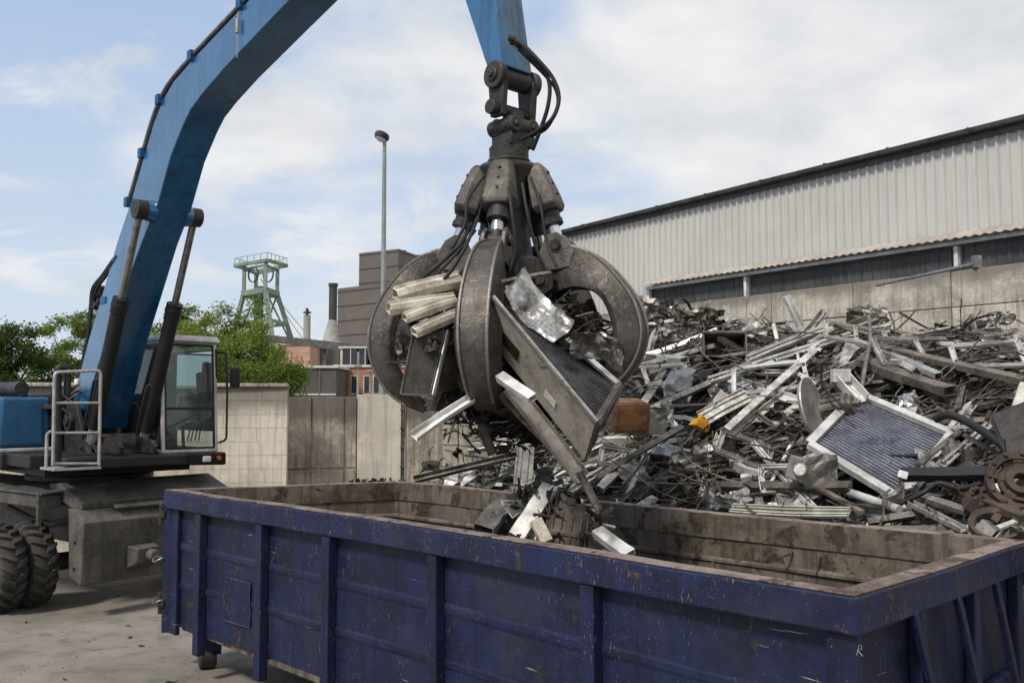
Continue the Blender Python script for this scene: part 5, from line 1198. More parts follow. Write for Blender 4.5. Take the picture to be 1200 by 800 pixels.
# iron hub wheel and ring
def wheelring(c,ax,r,name,label,spokes=True):
    mb=MB(); ax=V(ax).normalized()
    mb.lathe([(-.03,r*.8),(-.05,r),(.05,r),(.03,r*.8),(.03,r*.76),(-.03,r*.76)],c,ax,36,True)
    if spokes:
        mb.lathe([(-.05,r*.22),(-.06,r*.45),(.06,r*.45),(.05,r*.22)],c,ax,28,True); mb.lathe([(.0,r*.45),(.01,r*.62),(.03,r*.66),(-.01,r*.66)],c,ax,28,True)
        for k in range(5):
            u=ax.orthogonal().normalized(); u.rotate(Mx.Rotation(k*2*math.pi/5,3,ax)); mb.bar(c+u*r*.4,c+u*r*.8,.07,.03,tuple(ax))
        for k in range(12):
            u=ax.orthogonal().normalized(); u.rotate(Mx.Rotation(k*math.pi/6,3,ax)); mb.cyl(c+u*r*.9-ax*.06,c+u*r*.9+ax*.06,.016,n=8)
    return solo(mb,name,M['rust'],label,'iron wheel',bevel=.005,smooth=35)
wheelring(at(1196,565,6.95),(-.25,-.85,.5),.235,'iron_hub','large rusty iron hub wheel with bolts at the right edge')
wheelring(at(1166,618,6.75),(-.2,-.5,.8),.17,'iron_ring','smaller rusty iron ring against the container edge',False)
wheelring(at(1150,590,7.0),(.3,-.6,.7),.12,'iron_flange','small rusty flange left of the large iron hub')

CR[0]=.012
# ------------------------------------------------------------------ SCRAP IN THE GRAB
rng=random.Random(5)
gc=V((gx,gy,gz(405)))
Gd,Gs=MB(),MB()
def ingrab(rng,k=1.0):
    while True:
        p=V((rng.uniform(-1,1),rng.uniform(-1,1),rng.uniform(-1,1)))
        if p.length<1 and p.length>.45: return gc+V((p.x*.84*k,p.y*.84*k,p.z*.46*k-.03))
mb=MB(); mb.lathe([(-.38,0),(-.36,.3),(-.22,.6),(0,.70),(.2,.6),(.34,.3),(.37,0)],gc,(0,0,1),24)
for i,p in enumerate(mb.v): mb.v[i]=p+(p-gc).normalized()*(N.noise(p*3)*.12+N.noise(p*8)*.05)
Gd=mb
Gl=MB()
for k in range(1100):
    c=ingrab(rng); q=rng.random(); T=Gd if rng.random()<.7 else Gl
    if q<.3: wire(T,c,rng,rng.uniform(.2,.6),rng.uniform(.005,.012),.6,6,4)
    elif q<.62: strip(T,c,rng,rng.uniform(.15,.4),rng.uniform(.02,.07),.6,5)
    else: sheetr(T,c,rng,rng.uniform(.14,.34),.26,5)
solo(Gl,'grabbed_strips',M['steel'],'grey torn strips and sheet bits packed inside the grab','scrap',kind='stuff')
for k in range(800):
    c=gc+V((rng.gauss(.0,.25),rng.gauss(-.1,.22),-.36-abs(rng.gauss(0,.19)))); q=rng.random()
    if q<.5: wire(Gd,c,rng,rng.uniform(.12,.4),rng.uniform(.003,.008),.7,6,4)
    elif q<.85: strip(Gd,c,rng,rng.uniform(.1,.3),rng.uniform(.015,.04),.7,5)
    else: sheetr(Gd,c,rng,rng.uniform(.08,.2),.26,4)
solo(Gd,'grabbed_tangle',M['darkscrap'],'dark tangle of crushed scrap filling the inside of the grab','scrap',kind='stuff')
for k in range(40):
    c=ingrab(rng); mb=MB(); sheetr(mb,c,rng,rng.uniform(.2,.36),.22,8); solo(mb,'crumpled_sheet',M[rng.choice(['galv','darksteel','foil','steel'])],'crumpled dull sheet piece squeezed inside the grab','metal sheet','crumpled sheets inside the grab',smooth=20)
for k in range(16):
    c=gc+V((rng.uniform(-.5,.5),rng.uniform(-.5,.5),-.45-rng.random()*.15)); mb=MB(); wire(mb,c,rng,rng.uniform(.2,.45),.007,.6,6,5,V((rng.uniform(-.4,.4),rng.uniform(-.4,.4),-1)).normalized()); solo(mb,'dangling_wire',M['darkscrap'],'thin dark wire dangling beneath the grab','wire','wires dangling beneath the grab')
# beige profile bundle
CR[0]=.024
BPs=[((463,345,6.98),(538,326,7.2),.125,'stoutest cream profile on top of the bundle in the grab'),((455,361,6.93),(532,350,7.15),.10,'cream profile second from the top of the held bundle'),((474,372,6.90),(534,352,7.1),.075,'short cream profile in the middle of the held bundle'),((485,389,6.88),(534,368,7.05),.085,'lowest stained cream profile of the held bundle'),((470,352,7.1),(530,330,7.3),.09,'cream profile at the back of the held bundle')]
for a,b,w_,lab in BPs:
    mb=MB(); A_=at(*a);B_=at(*b); t=.008; w=w_;h=w_*.75
    o_=[(-w/2,-h/2),(w/2,-h/2),(w/2,h*.1),(w*.3,h/2),(-w*.3,h/2),(-w/2,h*.1)]; i_=[(x*.82,y*.8) for x,y in o_]
    mb.ext(o_,A_,B_,(0,-.5,.8),i_); mb.bar(A_+V((0,-.02,h*.52)),B_+V((0,-.02,h*.52)),.012,.02)
    solo(mb,'window_profile',M['beige'],lab,'metal profile','cream profiles held in the grab',bevel=.003)
CR[0]=.004
# filter unit
q=[at(483,393,6.98),at(521,388,7.05),at(503,464,6.95),at(469,462,6.9)]
hu=thing('filter_unit',((q[0].x+q[2].x)/2,q[0].y,0),0,label='dirty grey honeycomb filter box held upright in the left of the grab',cat='filter box')
n_=(q[1]-q[0]).cross(q[3]-q[0]).normalized(); 
if n_.y>0: n_=-n_
back=V((.17,.22,.05))
mb=MB(); mb.hexa([q[3],q[2],q[2]+back,q[3]+back],[q[0],q[1],q[1]+back,q[0]+back]); mb.build('unit_body',M['steel'],hu,world=True,bevel=.004)
mb=MB()
for i in range(4): mb.bar(q[i]+n_*.01,q[(i+1)%4]+n_*.01,.012,.02,tuple(n_))
mb.build('unit_frame',M['steel'],hu,world=True,bevel=.002)
mb=MB()
for k in range(1,30):
    t=k/30; mb.bar(q[0]+(q[3]-q[0])*t+n_*.004,q[1]+(q[2]-q[1])*t+n_*.004,.004,.008,tuple(n_))
for k in range(1,14):
    t=k/14; mb.bar(q[0]+(q[1]-q[0])*t+n_*.003,q[3]+(q[2]-q[3])*t+n_*.003,.004,.006,tuple(n_))
mb.build('mesh_face',M['mesh'],hu,world=True)
mb=MB(); mb.bar(q[1]+back*.1+V((.012,-.01,0)),q[2]+back*.1+V((.012,-.01,0)),.05,.012,tuple(V((1,-.3,0)))); mb.build('side_flange',M['alubright'],hu,world=True,bevel=.002)
mb=MB(); rg=random.Random(9)
for k in range(6): sheetr(mb,at(rg.uniform(500,512),rg.uniform(398,432),6.9),rg,.10,.3,5)
mb.build('melted_lump',M['darkscrap'],hu,world=True)
# big casing with fins
A1=at(578,347,6.75);A2=at(700,494,6.55);B1=at(592,336,7.35);B2=at(726,451,7.1);C2=at(686,540,6.85);C1=at(590,418,7.0)
bc=thing('cooler_casing',((A1.x+A2.x)/2,A1.y,0),0,label='long beige dented cooler casing with black fins sticking out of the grab',cat='cooler casing')
def thick(mb,qs,t):
    n_=(qs[1]-qs[0]).cross(qs[3]-qs[0]).normalized(); mb.slab(qs,n_,t)
mb=MB(); thick(mb,[A1,A2,C2,C1],.012); mb.build('side_panel',M['casing'],bc,world=True,bevel=.003)
n_s=(A2-A1).cross(C1-A1).normalized()
if n_s.y>0: n_s=-n_s
mb=MB(); mb.bar(A1+n_s*.004,A2+n_s*.004,.034,.022,tuple(n_s)); mb.build('top_flange',M['galv'],bc,world=True,bevel=.004)
mb=MB(); mb.bar(B1,B2,.03,.045,tuple(n_s)); mb.build('far_rail',M['alubright'],bc,world=True,bevel=.004)
mb=MB(); mb.bar(A2,B2,.05,.05); mb.bar(A2+V((.02,0,-.1)),B2+V((-.02,0,-.1)),.03,.03); mb.build('end_bracket',M['steel'],bc,world=True,bevel=.004)
Bd2=B2+(C2-A2)*.75; Bd1=B1+(C1-A1)*.75
mb=MB(); thick(mb,[B1,B2,Bd2,Bd1],.01); thick(mb,[A2,B2,Bd2,C2],.01); thick(mb,[C1,C2,Bd2,Bd1],.01); mb.build('casing_back',M['darksteel'],bc,world=True)
mb=MB(); dn=(C2-A2).normalized()*.05
for k in range(1,16):
    t=k/16; a=A1+(B1-A1)*t+(A2-A1)*.40+dn; b=A2+(B2-A2)*t+dn-(A2-A1)*.03
    mb.bar(a,b,.010,.05,tuple(-dn))
mb.build('fin_pack',M['finsblack'],bc,world=True)
mb=MB(); a=A1+(B1-A1)*.02+dn*1.6; thick(mb,[A1+dn*1.6,A2+dn*1.6,B2+dn*1.6,B1+dn*1.6],.006); mb.build('fin_base',M['finsblack'],bc,world=True)
p=A1+(A2-A1)*.62+(C2-A2)*.62; 
ux=(A2-A1).normalized(); uy=(C2-A2).normalized()
mb=MB(); s_=.06; mb.slab([p+n_s*.004-ux*s_-uy*.03,p+n_s*.004+ux*s_-uy*.03,p+n_s*.004+ux*s_+uy*.03,p+n_s*.004-ux*s_+uy*.03],n_s,.004); mb.build('rating_plate',M['alubright'],bc,world=True)
mb=MB(); p=A1+(A2-A1)*.22+(C2-A2)*.55; mb.slab([p+n_s*.002-ux*.09-uy*.05,p+n_s*.002+ux*.09-uy*.05,p+n_s*.002+ux*.09+uy*.05,p+n_s*.002-ux*.09+uy*.05],n_s,.004); mb.build('access_hole',M['black'],bc,world=True)
CR[0]=.014
# foil sheet
mb=MB(); c=at(627,364,6.9); mb.sheet(c,at(656,395,6.9)-at(600,334,6.95),at(640,338,7.0)-at(614,366,6.85),26,22,.085,random.Random(31),1.3,.15); solo(mb,'foil_sheet',M['foil'],'shiny crumpled sheet hanging above the beige casing in the grab','metal sheet',smooth=28)
mb=MB(); c=at(700,405,7.0); mb.sheet(c,at(727,412,7.0)-at(668,396,7.0),V((0,-.1,.2)),22,14,.11,random.Random(33),1.2,.3); solo(mb,'bent_shiny_sheet',M['foil'],'shiny bent sheet inside the right tine of the grab','metal sheet',smooth=28)
for (pa_,pb_,px,w_,h_,m_,lab,nm,st_) in (((485,511),(553,466),(6.75,7.0),.075,.04,'alubright','bright aluminium channel sticking out lower left of the grab','aluminium_channel','c'),
   ((586,441),(624,467),(6.75,6.5),.075,.055,'alubright','short bright box section poking out right of the front tine','box_section','h'),
   ((598,452),(682,560),(6.95,6.95),.12,.06,'casing','long brown channel hanging under the beige casing','steel_channel','c'),
   ((588,460),(676,552),(7.05,7.05),.08,.05,'brown','dark brown beam behind the hanging brown channel','steel_beam','b'),
   ((679,552),(702,598),(6.95,6.85),.05,.03,'steel','thin bent strip at the end of the hanging channel','steel_strip','c'),
   ((588,331),(645,320),(6.9,7.1),.03,.03,'steel','straight rod lying across the top of the grab load','steel_rod','b'),
   ((563,500),(578,532),(7.3,7.3),.07,.04,'darksteel','short dark channel falling out beneath the grab','steel_channel','c'),
   ((520,440),(505,478),(7.2,7.2),.1,.05,'steel','stubby grey section under the honeycomb filter box','steel_section','b')):
    mb=MB(); a=at(*pa_,px[0]); b=at(*pb_,px[1])
    {'c':mb.chan,'h':mb.hollow}.get(st_,lambda a,b,w,h,t,up: mb.bar(a,b,w,h,up))(a,b,w_,h_,.006,(0,-.8,.6)); solo(mb,nm,M[m_],lab,'metal profile',bevel=.002)

# ------------------------------------------------------------------ SCRAP IN THE CONTAINER
rng=random.Random(17)
cc_=at(645,600,7.6)
mb=MB(); 
nb_=18
xs2=[-.9+i*.1 for i in range(19)]; vs={} 
for i,x in enumerate(xs2):
    for j,y in enumerate(xs2):
        r_=math.hypot(x/.8,y/.7); 
        if r_<1.15:
            z=.46+(1.50)*max(0,1-r_**2)**.8+N.noise(V((x*4,y*4,0)))*.1; vs[(i,j)]=len(mb.v); mb.v.append(V((cc_.x+x*1.0,cc_.y+y,z)))
for (i,j),k in vs.items():
    if (i+1,j) in vs and (i,j+1) in vs and (i+1,j+1) in vs: mb.f.append((k,vs[(i+1,j)],vs[(i+1,j+1)],vs[(i,j+1)]))
for k in range(420):
    a=rng.uniform(0,6.283); r_=math.sqrt(rng.random())*1.05; x=math.cos(a)*r_*.8;y=math.sin(a)*r_*.7; z=.5+1.52*max(0,1-r_**2)**.8
    c=V((cc_.x+x,cc_.y+y,z+rng.uniform(-.05,.06))); q=rng.random()
    if q<.35: wire(mb,c,rng,rng.uniform(.15,.5),rng.uniform(.005,.012),.6,6,4)
    elif q<.7: strip(mb,c,rng,rng.uniform(.15,.4),rng.uniform(.02,.06),.6,5)
    else: sheetr(mb,c,rng,rng.uniform(.1,.26),.25,4)
solo(mb,'container_scrap',M['darkscrap'],'dark tangled scrap piled inside the blue container','scrap',kind='stuff')
def f_in(mb,rg):
    a=rg.uniform(0,6.283); r_=rg.random()**.7*.95; x=math.cos(a)*r_*.8;y=math.sin(a)*r_*.7; z=.58+1.42*max(0,1-r_**2)**.8
    d=randdir(rg,.4)
    if rg.random()<.5: prof(mb,V((cc_.x+x,cc_.y+y,z)),rg,rg.uniform(.2,.5),rg.uniform(.03,.07),d)
    else: sheetr(mb,V((cc_.x+x,cc_.y+y,z)),rg,rg.uniform(.15,.28),.2,7)
many(90,'scrap_piece',['alu','galv','alubright','steel'],'pale scrap offcut lying on the pile in the blue container','scrap piece','pale offcuts in the container',f_in,41)
for (pa_,pb_,ya,yb,w_,h_,m_,lab,nm) in (((605,630),(645,570),7.2,7.5,.13,.07,'alubright','broad pale bar leaning out of the container','pale_bar'),((566,622),(590,590),7.3,7.6,.16,.09,'galv','short wide grey profile leaning out of the container at left','grey_profile'),((642,562),(634,550),7.5,7.6,.12,.04,'foil','torn shiny top end of the leaning bar','torn_sheet'),((628,610),(641,635),7.1,7.0,.09,.05,'beige','cream offcut beside the rusty motor in the container','cream_offcut'),((700,622),(738,650),7.2,6.9,.10,.06,'alubright','bright bracket right of the rusty motor in the container','bright_fitting')):
    mb=MB(); mb.hollow(at(*pa_,ya),at(*pb_,yb),w_,h_,.007,(0,-.7,.7)); solo(mb,nm,M[m_],lab,'metal profile',bevel=.003)
c=at(664,622,7.35); ax=V((.15,.2,.95)).normalized(); mb=MB(); mb.cyl(c-ax*.15,c+ax*.15,.16,n=24); mb.cyl(c+ax*.15,c+ax*.19,.12,n=20); mb.cyl(c+ax*.19,c+ax*.25,.035,n=12); mb.lathe([(0,.17),(.02,.175),(.04,.17)],c-ax*.05,ax,24)
for k in range(14):
    u=ax.orthogonal().normalized(); u.rotate(Mx.Rotation(k*math.pi/7,3,ax)); mb.bar(c-ax*.12+u*.165,c+ax*.1+u*.165,.008,.02,tuple(u))
solo(mb,'rusty_motor',M['brown'],'brown cylindrical electric motor on the pile in the container','motor',bevel=.006,smooth=35)

CR[0]=0
# ------------------------------------------------------------------ BLOCK WALLS
def blockwall(name,p,q,z1,bw,bh,th,m,label,seed,parent=None,jit=.012,z0=0,gap=.012,stag=True,bev=.012,rnw=False):
    rg=random.Random(seed); p=flat(V(p),0); q=flat(V(q),0); e=(q-p); Lw=e.length; e.normalize(); n_=V((-e.y,e.x,0))
    mb=MB(); rot=Mx.Rotation(math.atan2(e.y,e.x),3,'Z')
    c=p+(q-p)/2; mb.box(flat(c,(z0+z1)/2-.01)+n_*0,(Lw-.01,th*.8,z1-z0-.03),rot)
    rows=max(1,round((z1-z0)/bh)); bh=(z1-z0)/rows
    for r_ in range(rows):
        x=0; off=(bw/2 if (stag and r_%2) else 0); edges=[0]; 
        k=bw-off
        if rnw: k=rg.uniform(.4,bw)
        while k<Lw-.05: edges.append(k); k+=bw*(rg.uniform(.7,1.9) if rnw else 1)
        edges.append(Lw)
        for a,b in zip(edges[:-1],edges[1:]):
            if b-a<.04: continue
            cc=p+e*(a+b)/2; mb.box(flat(cc,z0+bh*(r_+.5))+n_*rg.uniform(-jit,jit),(b-a-gap,th,bh-gap),rot)
    if parent is not None: return mb.build(name,m,parent,bevel=bev)
    return solo(mb,name,m,label,'wall',bevel=bev)
WA=at(120,455,17.2); WB=at(338,455,17.8)
z_=at(300,454,17.7).z
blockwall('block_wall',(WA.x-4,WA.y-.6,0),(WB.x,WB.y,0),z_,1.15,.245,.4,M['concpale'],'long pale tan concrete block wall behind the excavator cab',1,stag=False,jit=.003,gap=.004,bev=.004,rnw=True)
mb=MB(); e=(flat(WB,0)-flat(WA,0)).normalized(); mb.bar(flat(WA,z_+.04)-e*4,flat(WB,z_+.04),.5,.07); solo(mb,'wall_capping',M['concrete'],'weathered capping slab on the pale block wall','wall',bevel=.015)
Wz=at(400,464,19).z
a=at(338,464,18.6); b=at(418,464,19.0); c=at(470,464,19.2); d=at(640,464,19.8)
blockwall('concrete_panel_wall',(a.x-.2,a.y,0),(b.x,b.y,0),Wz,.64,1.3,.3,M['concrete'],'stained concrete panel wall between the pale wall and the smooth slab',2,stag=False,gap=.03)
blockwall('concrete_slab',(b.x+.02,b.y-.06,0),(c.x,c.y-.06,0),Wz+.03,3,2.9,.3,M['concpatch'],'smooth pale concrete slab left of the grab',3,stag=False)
mb=MB(); mb.bar((c.x+.03,c.y-.1,0),(c.x+.03,c.y-.1,Wz+.02),.10,.16,up=(0,1,0)); 
for k in range(7): mb.box((c.x+.03,c.y-.2,.3+k*.38),(.05,.04,.03))
solo(mb,'steel_post',M['steel'],'rusty steel post standing beside the smooth slab','post',bevel=.005)
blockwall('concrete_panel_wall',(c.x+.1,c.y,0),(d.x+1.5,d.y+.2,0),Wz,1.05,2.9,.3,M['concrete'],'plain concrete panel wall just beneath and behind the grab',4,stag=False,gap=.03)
# dirt/moss piece at foot of slab
mb=MB(); rg=random.Random(2); cm=at(444,562,18.6)
for k in range(260):
    x_=rg.uniform(-.55,.55); sheetr(mb,cm+V((x_,rg.uniform(-.1,.1),rg.uniform(-.45,.10)*(1-abs(x_)*.9)-.08)),rg,.10,.3,3)
for k in range(40): sheetr(mb,cm+V((rg.gauss(0,.3),rg.uniform(-.1,.1),-.4-rg.random())),rg,.3,.3,3)
solo(mb,'dark_debris',M['darkscrap'],'low clump of dark debris at the foot of the smooth slab','debris',kind='stuff')
# retaining wall right
P0=V((at(770,360,22.0).x,22.0,0)); 
zw=at(1200,309,14.75).z
def lineat(P0,px):
    k=(px-600)/FP/math.cos(TH); t=(k*P0.y-P0.x)/(hd.x-k*hd.y); return P0+hd*t
pz=lineat(P0,1200); zw=at(1200,309,pz.y).z; zw2=at(770,362,22).z
Pw0=P0-hd*4; Pw1=lineat(P0,1560)
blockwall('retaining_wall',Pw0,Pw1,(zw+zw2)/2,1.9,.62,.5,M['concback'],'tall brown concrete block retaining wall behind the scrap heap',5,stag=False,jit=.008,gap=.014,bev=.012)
WT=(zw+zw2)/2
a=lineat(P0,1038); b=lineat(P0,1156); mb=MB(); off=-nb*.22; mb.tube([flat(a,WT-.10)+off,flat(b,WT+.06)+off],.045,8); mb.box(flat(b,WT+.10)+off,(.12,.12,.2)); solo(mb,'wall_pipe',M['rodgrey'],'grey pipe lying along the top of the tall retaining wall','pipe',smooth=40)
mb=MB(); rg=random.Random(77)
for k in range(500):
    x=rg.uniform(-9,-1.0); y=rg.uniform(6.5,16); s_=rg.uniform(.004,.012)*(1 if rg.random()<.93 else 2)
    c=V((x,y,s_*.4)); q=[V((rg.uniform(-1,1),rg.uniform(-1,1),0))*s_ for _ in range(4)]
    mb.add([c+V((-s_,-s_*.6,-s_*.4)),c+V((s_,-s_*.8,-s_*.4)),c+V((s_*.7,s_,-s_*.4)),c+V((-s_*.8,s_*.7,-s_*.4)),c+V((0,0,s_*rg.uniform(.3,.9)))],[(0,1,4),(1,2,4),(2,3,4),(3,0,4)])
solo(mb,'yard_grit',M['chassis'],'small stones and grit scattered over the yard floor','grit',kind='stuff')
mb=MB()
for k in range(110):
    x=rg.uniform(-9,-1.5); y=rg.uniform(7,15.5); c=V((x,y,.012)); (wire if rg.random()<.5 else strip)(mb,c,rg,rg.uniform(.04,.16),.004 if rg.random()<.5 else .012,.3,4)
for i,p in enumerate(mb.v): mb.v[i]=V((p.x,p.y,max(.003,min(p.z,.03))))
solo(mb,'metal_litter',M['steel'],'tiny metal shavings and wire bits on the yard floor','litter',kind='stuff')
# ------------------------------------------------------------------ HALL
Hp=V((at(655,265,27).x,27,0))
hall=thing('industrial_hall',(Hp.x,Hp.y,0),0,label='long industrial hall clad in pale corrugated sheet with dark roof edge',cat='building')
HL0=Hp-hd*.3; HL1=lineat(Hp,1900) if False else Hp+hd*24
ztop=(at(655,268,27).z+at(1200,146,lineat(Hp,1200).y).z)/2
ztop-=.13
zc0=(at(765,338,lineat(Hp,765).y).z+at(1200,270,lineat(Hp,1200).y).z)/2
nf=-nb  # outward (towards camera)
def corr(mb,p,q,z0,z1,pitch,depth,nrm,slope=0):
    e=(q-p); Lw=e.length; e.normalize(); n_=int(Lw/pitch)
    vs=[];prof_=[(0,0),(.30,0),(.42,1),(.58,1),(.70,0)] 
    cols=[]
    for k in range(n_):
        for u,d in prof_: cols.append(((k+u)*pitch,d*depth))
    cols.append((n_*pitch,0))
    for x,d in cols:
        vs+=[flat(p,z0)+e*x+nrm*(d+slope),flat(p,z1)+e*x+nrm*d]
    mb.add(vs,[(2*i,2*i+2,2*i+3,2*i+1) for i in range(len(cols)-1)])
tL=(lineat(Hp,765)-HL0).length
s765=lineat(Hp,765)
mb=MB(); corr(mb,HL0,HL1,zc0+.02,ztop,.20,.05,nf); mb.build('wall_cladding',M['clad'],hall,world=True)
mb=MB(); corr(mb,HL0,s765,0,zc0+.02,.20,.05,nf); mb.build('wall_cladding',M['clad'],hall,world=True)
mb=MB(); e=hd; 
mb.hexa([flat(HL0,0)+nb*.1,flat(HL1,0)+nb*.1,flat(HL1,0)+nb*22,flat(HL0,0)+nb*22],[flat(HL0,ztop-.05)+nb*.1,flat(HL1,ztop-.05)+nb*.1,flat(HL1,ztop+.0)+nb*22,flat(HL0,ztop+.0)+nb*22]); mb.build('hall_body',M['clad'],hall,world=True)
mb=MB(); mb.bar(flat(HL0,ztop+.06)-nb*.16-hd*.15,flat(HL1,ztop+.06)-nb*.16,.18,.10); 
rg=random.Random(6); k=0
while k<24: mb.box(flat(HL0+hd*k,ztop+.06+rg.uniform(-.01,.01))-nb*.16,(.06,.22,.125),Mx.Rotation(math.atan2(hd.y,hd.x),3,'Z')); k+=rg.uniform(1.2,1.8)
mb.build('gutter',M['gutter'],hall,world=True,bevel=.02)
mb=MB(); mb.bar(flat(HL0,ztop-.03)-nb*.07,flat(HL1,ztop-.03)-nb*.07,.05,.12); mb.build('fascia',M['glazing'],hall,world=True)
# roof sheet
mb=MB(); mb.hexa([flat(HL0,ztop+.03)-nb*.03,flat(HL1,ztop+.03)-nb*.03,flat(HL1,ztop+.8)+nb*11,flat(HL0,ztop+.8)+nb*11],[flat(HL0,ztop+.10)-nb*.03,flat(HL1,ztop+.10)-nb*.03,flat(HL1,ztop+.87)+nb*11,flat(HL0,ztop+.87)+nb*11]); mb.build('roof',M['gutter'],hall,world=True)
# canopy corrugated strip
mb=MB(); e=hd; Lw=(HL1-s765).length; n_=int(Lw/.18); vs=[]
for k in range(n_*4+1):
    x=k*.045; d=.016*math.cos(k*math.pi/2)
    vs+=[flat(s765,zc0+.16+d)+e*x+nf*.055,flat(s765,zc0-.0+d)+e*x+nf*.36]
mb.add(vs,[(2*i,2*i+2,2*i+3,2*i+1) for i in range(n_*4)]); mb.build('canopy',M['canopy'],hall,world=True,solid=.012)
mb=MB(); mb.bar(flat(s765,zc0-.05)+nf*.20,flat(HL1,zc0-.05)+nf*.20,.05,.07); mb.build('window_head',M['whiteframe'],hall,world=True)
gx0=[lineat(Hp,x) for x in (769,880,1129,1420)]
mb=MB(); mb.box(flat(s765,zc0/2)+nf*.12,(.12,.10,zc0),Mx.Rotation(math.atan2(hd.y,hd.x),3,'Z')); mb.build('end_post',M['whiteframe'],hall,world=True)
for i in range(3):
    a=gx0[i]+hd*.05; b=gx0[i+1]-hd*.05
    mb=MB(); corr(mb,a,b,2.5,zc0-.10,.19,.02,nf); mb.xf(Mx.Translation(nf*.04)); wd=mb.build('window',M['glazing'],hall,world=True)
    if i<2:
        mb=MB(); mb.box(flat(gx0[i+1],(zc0-.1)/2+1.2)+nf*.12,(.075,.09,zc0-2.5),Mx.Rotation(math.atan2(hd.y,hd.x),3,'Z')); mb.build('mullion',M['whiteframe'],hall,world=True)

# ------------------------------------------------------------------ LAMP POST
lp=at(448,472,30); zt=at(446,162,30).z
l=thing('street_lamp',(lp.x,lp.y,0),0,label='tall grey lamp post with round head rising behind the concrete wall',cat='street lamp')
mb=MB(); mb.tube([(0,0,0),(0,0,zt*.5),(0,0,zt-.05)],[.13,.085,.06],12); mb.build('pole',M['pole'],l,smooth=60)
mb=MB(); mb.lathe([(-.06,.0),(-.05,.2),(.05,.25),(.14,.22),(.2,.08),(.2,0)],(-.10,-.05,zt),(.35,.2,1),24); mb.build('lamp_head',M['gutter'],l,smooth=50)
mb=MB(); mb.lathe([(-.12,0),(-.10,.12),(-.05,.18)],(-.10,-.05,zt),(.35,.2,1),20); mb.build('lens',M['lampglass'],l,smooth=60)
# ------------------------------------------------------------------ HEADFRAME
HY=250
def hp(px,py,Y=HY): return at(px,py,Y)
hf=thing('winding_tower',(hp(308,472).x,HY,0),0,label='pale green steel mine headframe rising behind the trees',cat='winding tower')
def fbar(mb,a,b,w): mb.bar(a,b,w,w)
def P3(px,py,dY=0): return at(px,py,HY+dY)
F=[(289,318),(323,316)]
top_near=[P3(276,316,0),P3(314,309,-9)]
mb=MB()
# top platform: quad
tq=[P3(275,315,3),P3(313,310,-7),P3(336,313,3),P3(300,308,14)]
zt_=sum(p.z for p in tq)/4
tq=[flat(p,zt_) for p in tq]; 
for i in range(4): fbar(mb,tq[i],tq[(i+1)%4],.8)
mb.build('top_platform',M['green'],hf,world=True)
cs=[(286,2),(311,-6),(325,3),(300,11)]
cols=[]
zmid=P3(300,343).z
for px,dy in cs:
    p=P3(px,330,dy); cols.append(p)
    mb=MB(); fbar(mb,flat(p,zmid),flat(p,zt_),.85); mb.build('column',M['green'],hf,world=True)
mb=MB()
for i in range(4): fbar(mb,flat(cols[i],zmid),flat(cols[(i+1)%4],zmid),1.4)
mb.build('girder',M['green'],hf,world=True); mb=MB()
for i in range(4): fbar(mb,flat(cols[i],zmid+6.5),flat(cols[(i+1)%4],zmid+6.5),.5)
mb.build('girder',M['green'],hf,world=True)
ctr=sum(cols,V((0,0,0)))/4
legs=[(272,4),(319,-10),(341,5),(300,18)]
lp_=[]
for (px,dy),p in zip(legs,cols):
    q=flat(P3(px,395,dy),0); 
    pz_=P3(px,395,dy); dirv=(pz_-flat(p,zmid)); t=zmid/(zmid-pz_.z) if zmid>pz_.z else 1; q=flat(p,zmid)+dirv*t; lp_.append(q)
    mb=MB(); fbar(mb,flat(p,zmid),q,1.0); mb.build('leg',M['green'],hf,world=True)
mb=MB()
for f_ in (.25,.55,.8):
    for i in range(4):
        a=flat(cols[i],zmid)+(lp_[i]-flat(cols[i],zmid))*f_; b=flat(cols[(i+1)%4],zmid)+(lp_[(i+1)%4]-flat(cols[(i+1)%4],zmid))*f_; fbar(mb,a,b,.8)
for i in range(4):
    a=flat(cols[i],zmid); b=flat(cols[(i+1)%4],zmid)+(lp_[(i+1)%4]-flat(cols[(i+1)%4],zmid))*.5; fbar(mb,a,b,.35)
mb.build('bracing',M['green'],hf,world=True)
mb=MB()
for z in (zmid+2.2,):
    for s_ in (-2,2): mb.lathe([(-.2,1.9),(-.2,2.15),(.2,2.15),(.2,1.9)],flat(ctr,z+3)+V((s_,0,0)),(.6,.8,0),20,True)
mb.cyl(flat(ctr,0),flat(ctr,zmid+2),.8,n=8)
for k in range(8): fbar(mb,flat(ctr,zmid-2-k*3)+V((-1.5,0,0)),flat(ctr,zmid-3-k*3)+V((1.5,0,0)),.4)
mb.build('guide_shaft',M['darkgreen'],hf,world=True)
mb=MB()
for i in range(4):
    for k in range(5): 
        p=tq[i]+(tq[(i+1)%4]-tq[i])*k/5; fbar(mb,p,p+V((0,0,2)),.14)
    fbar(mb,tq[i]+V((0,0,2)),tq[(i+1)%4]+V((0,0,2)),.12)
mb.build('railing',M['green'],hf,world=True)
mb=MB()
for t_ in (P3(345,392,30),): 
    fbar(mb,flat(ctr,zmid+4),P3(385,440,60),.12); fbar(mb,flat(ctr,zmid+4),P3(400,440,60),.12)
mb.build('hoist_rope',M['darkgreen'],hf,world=True)
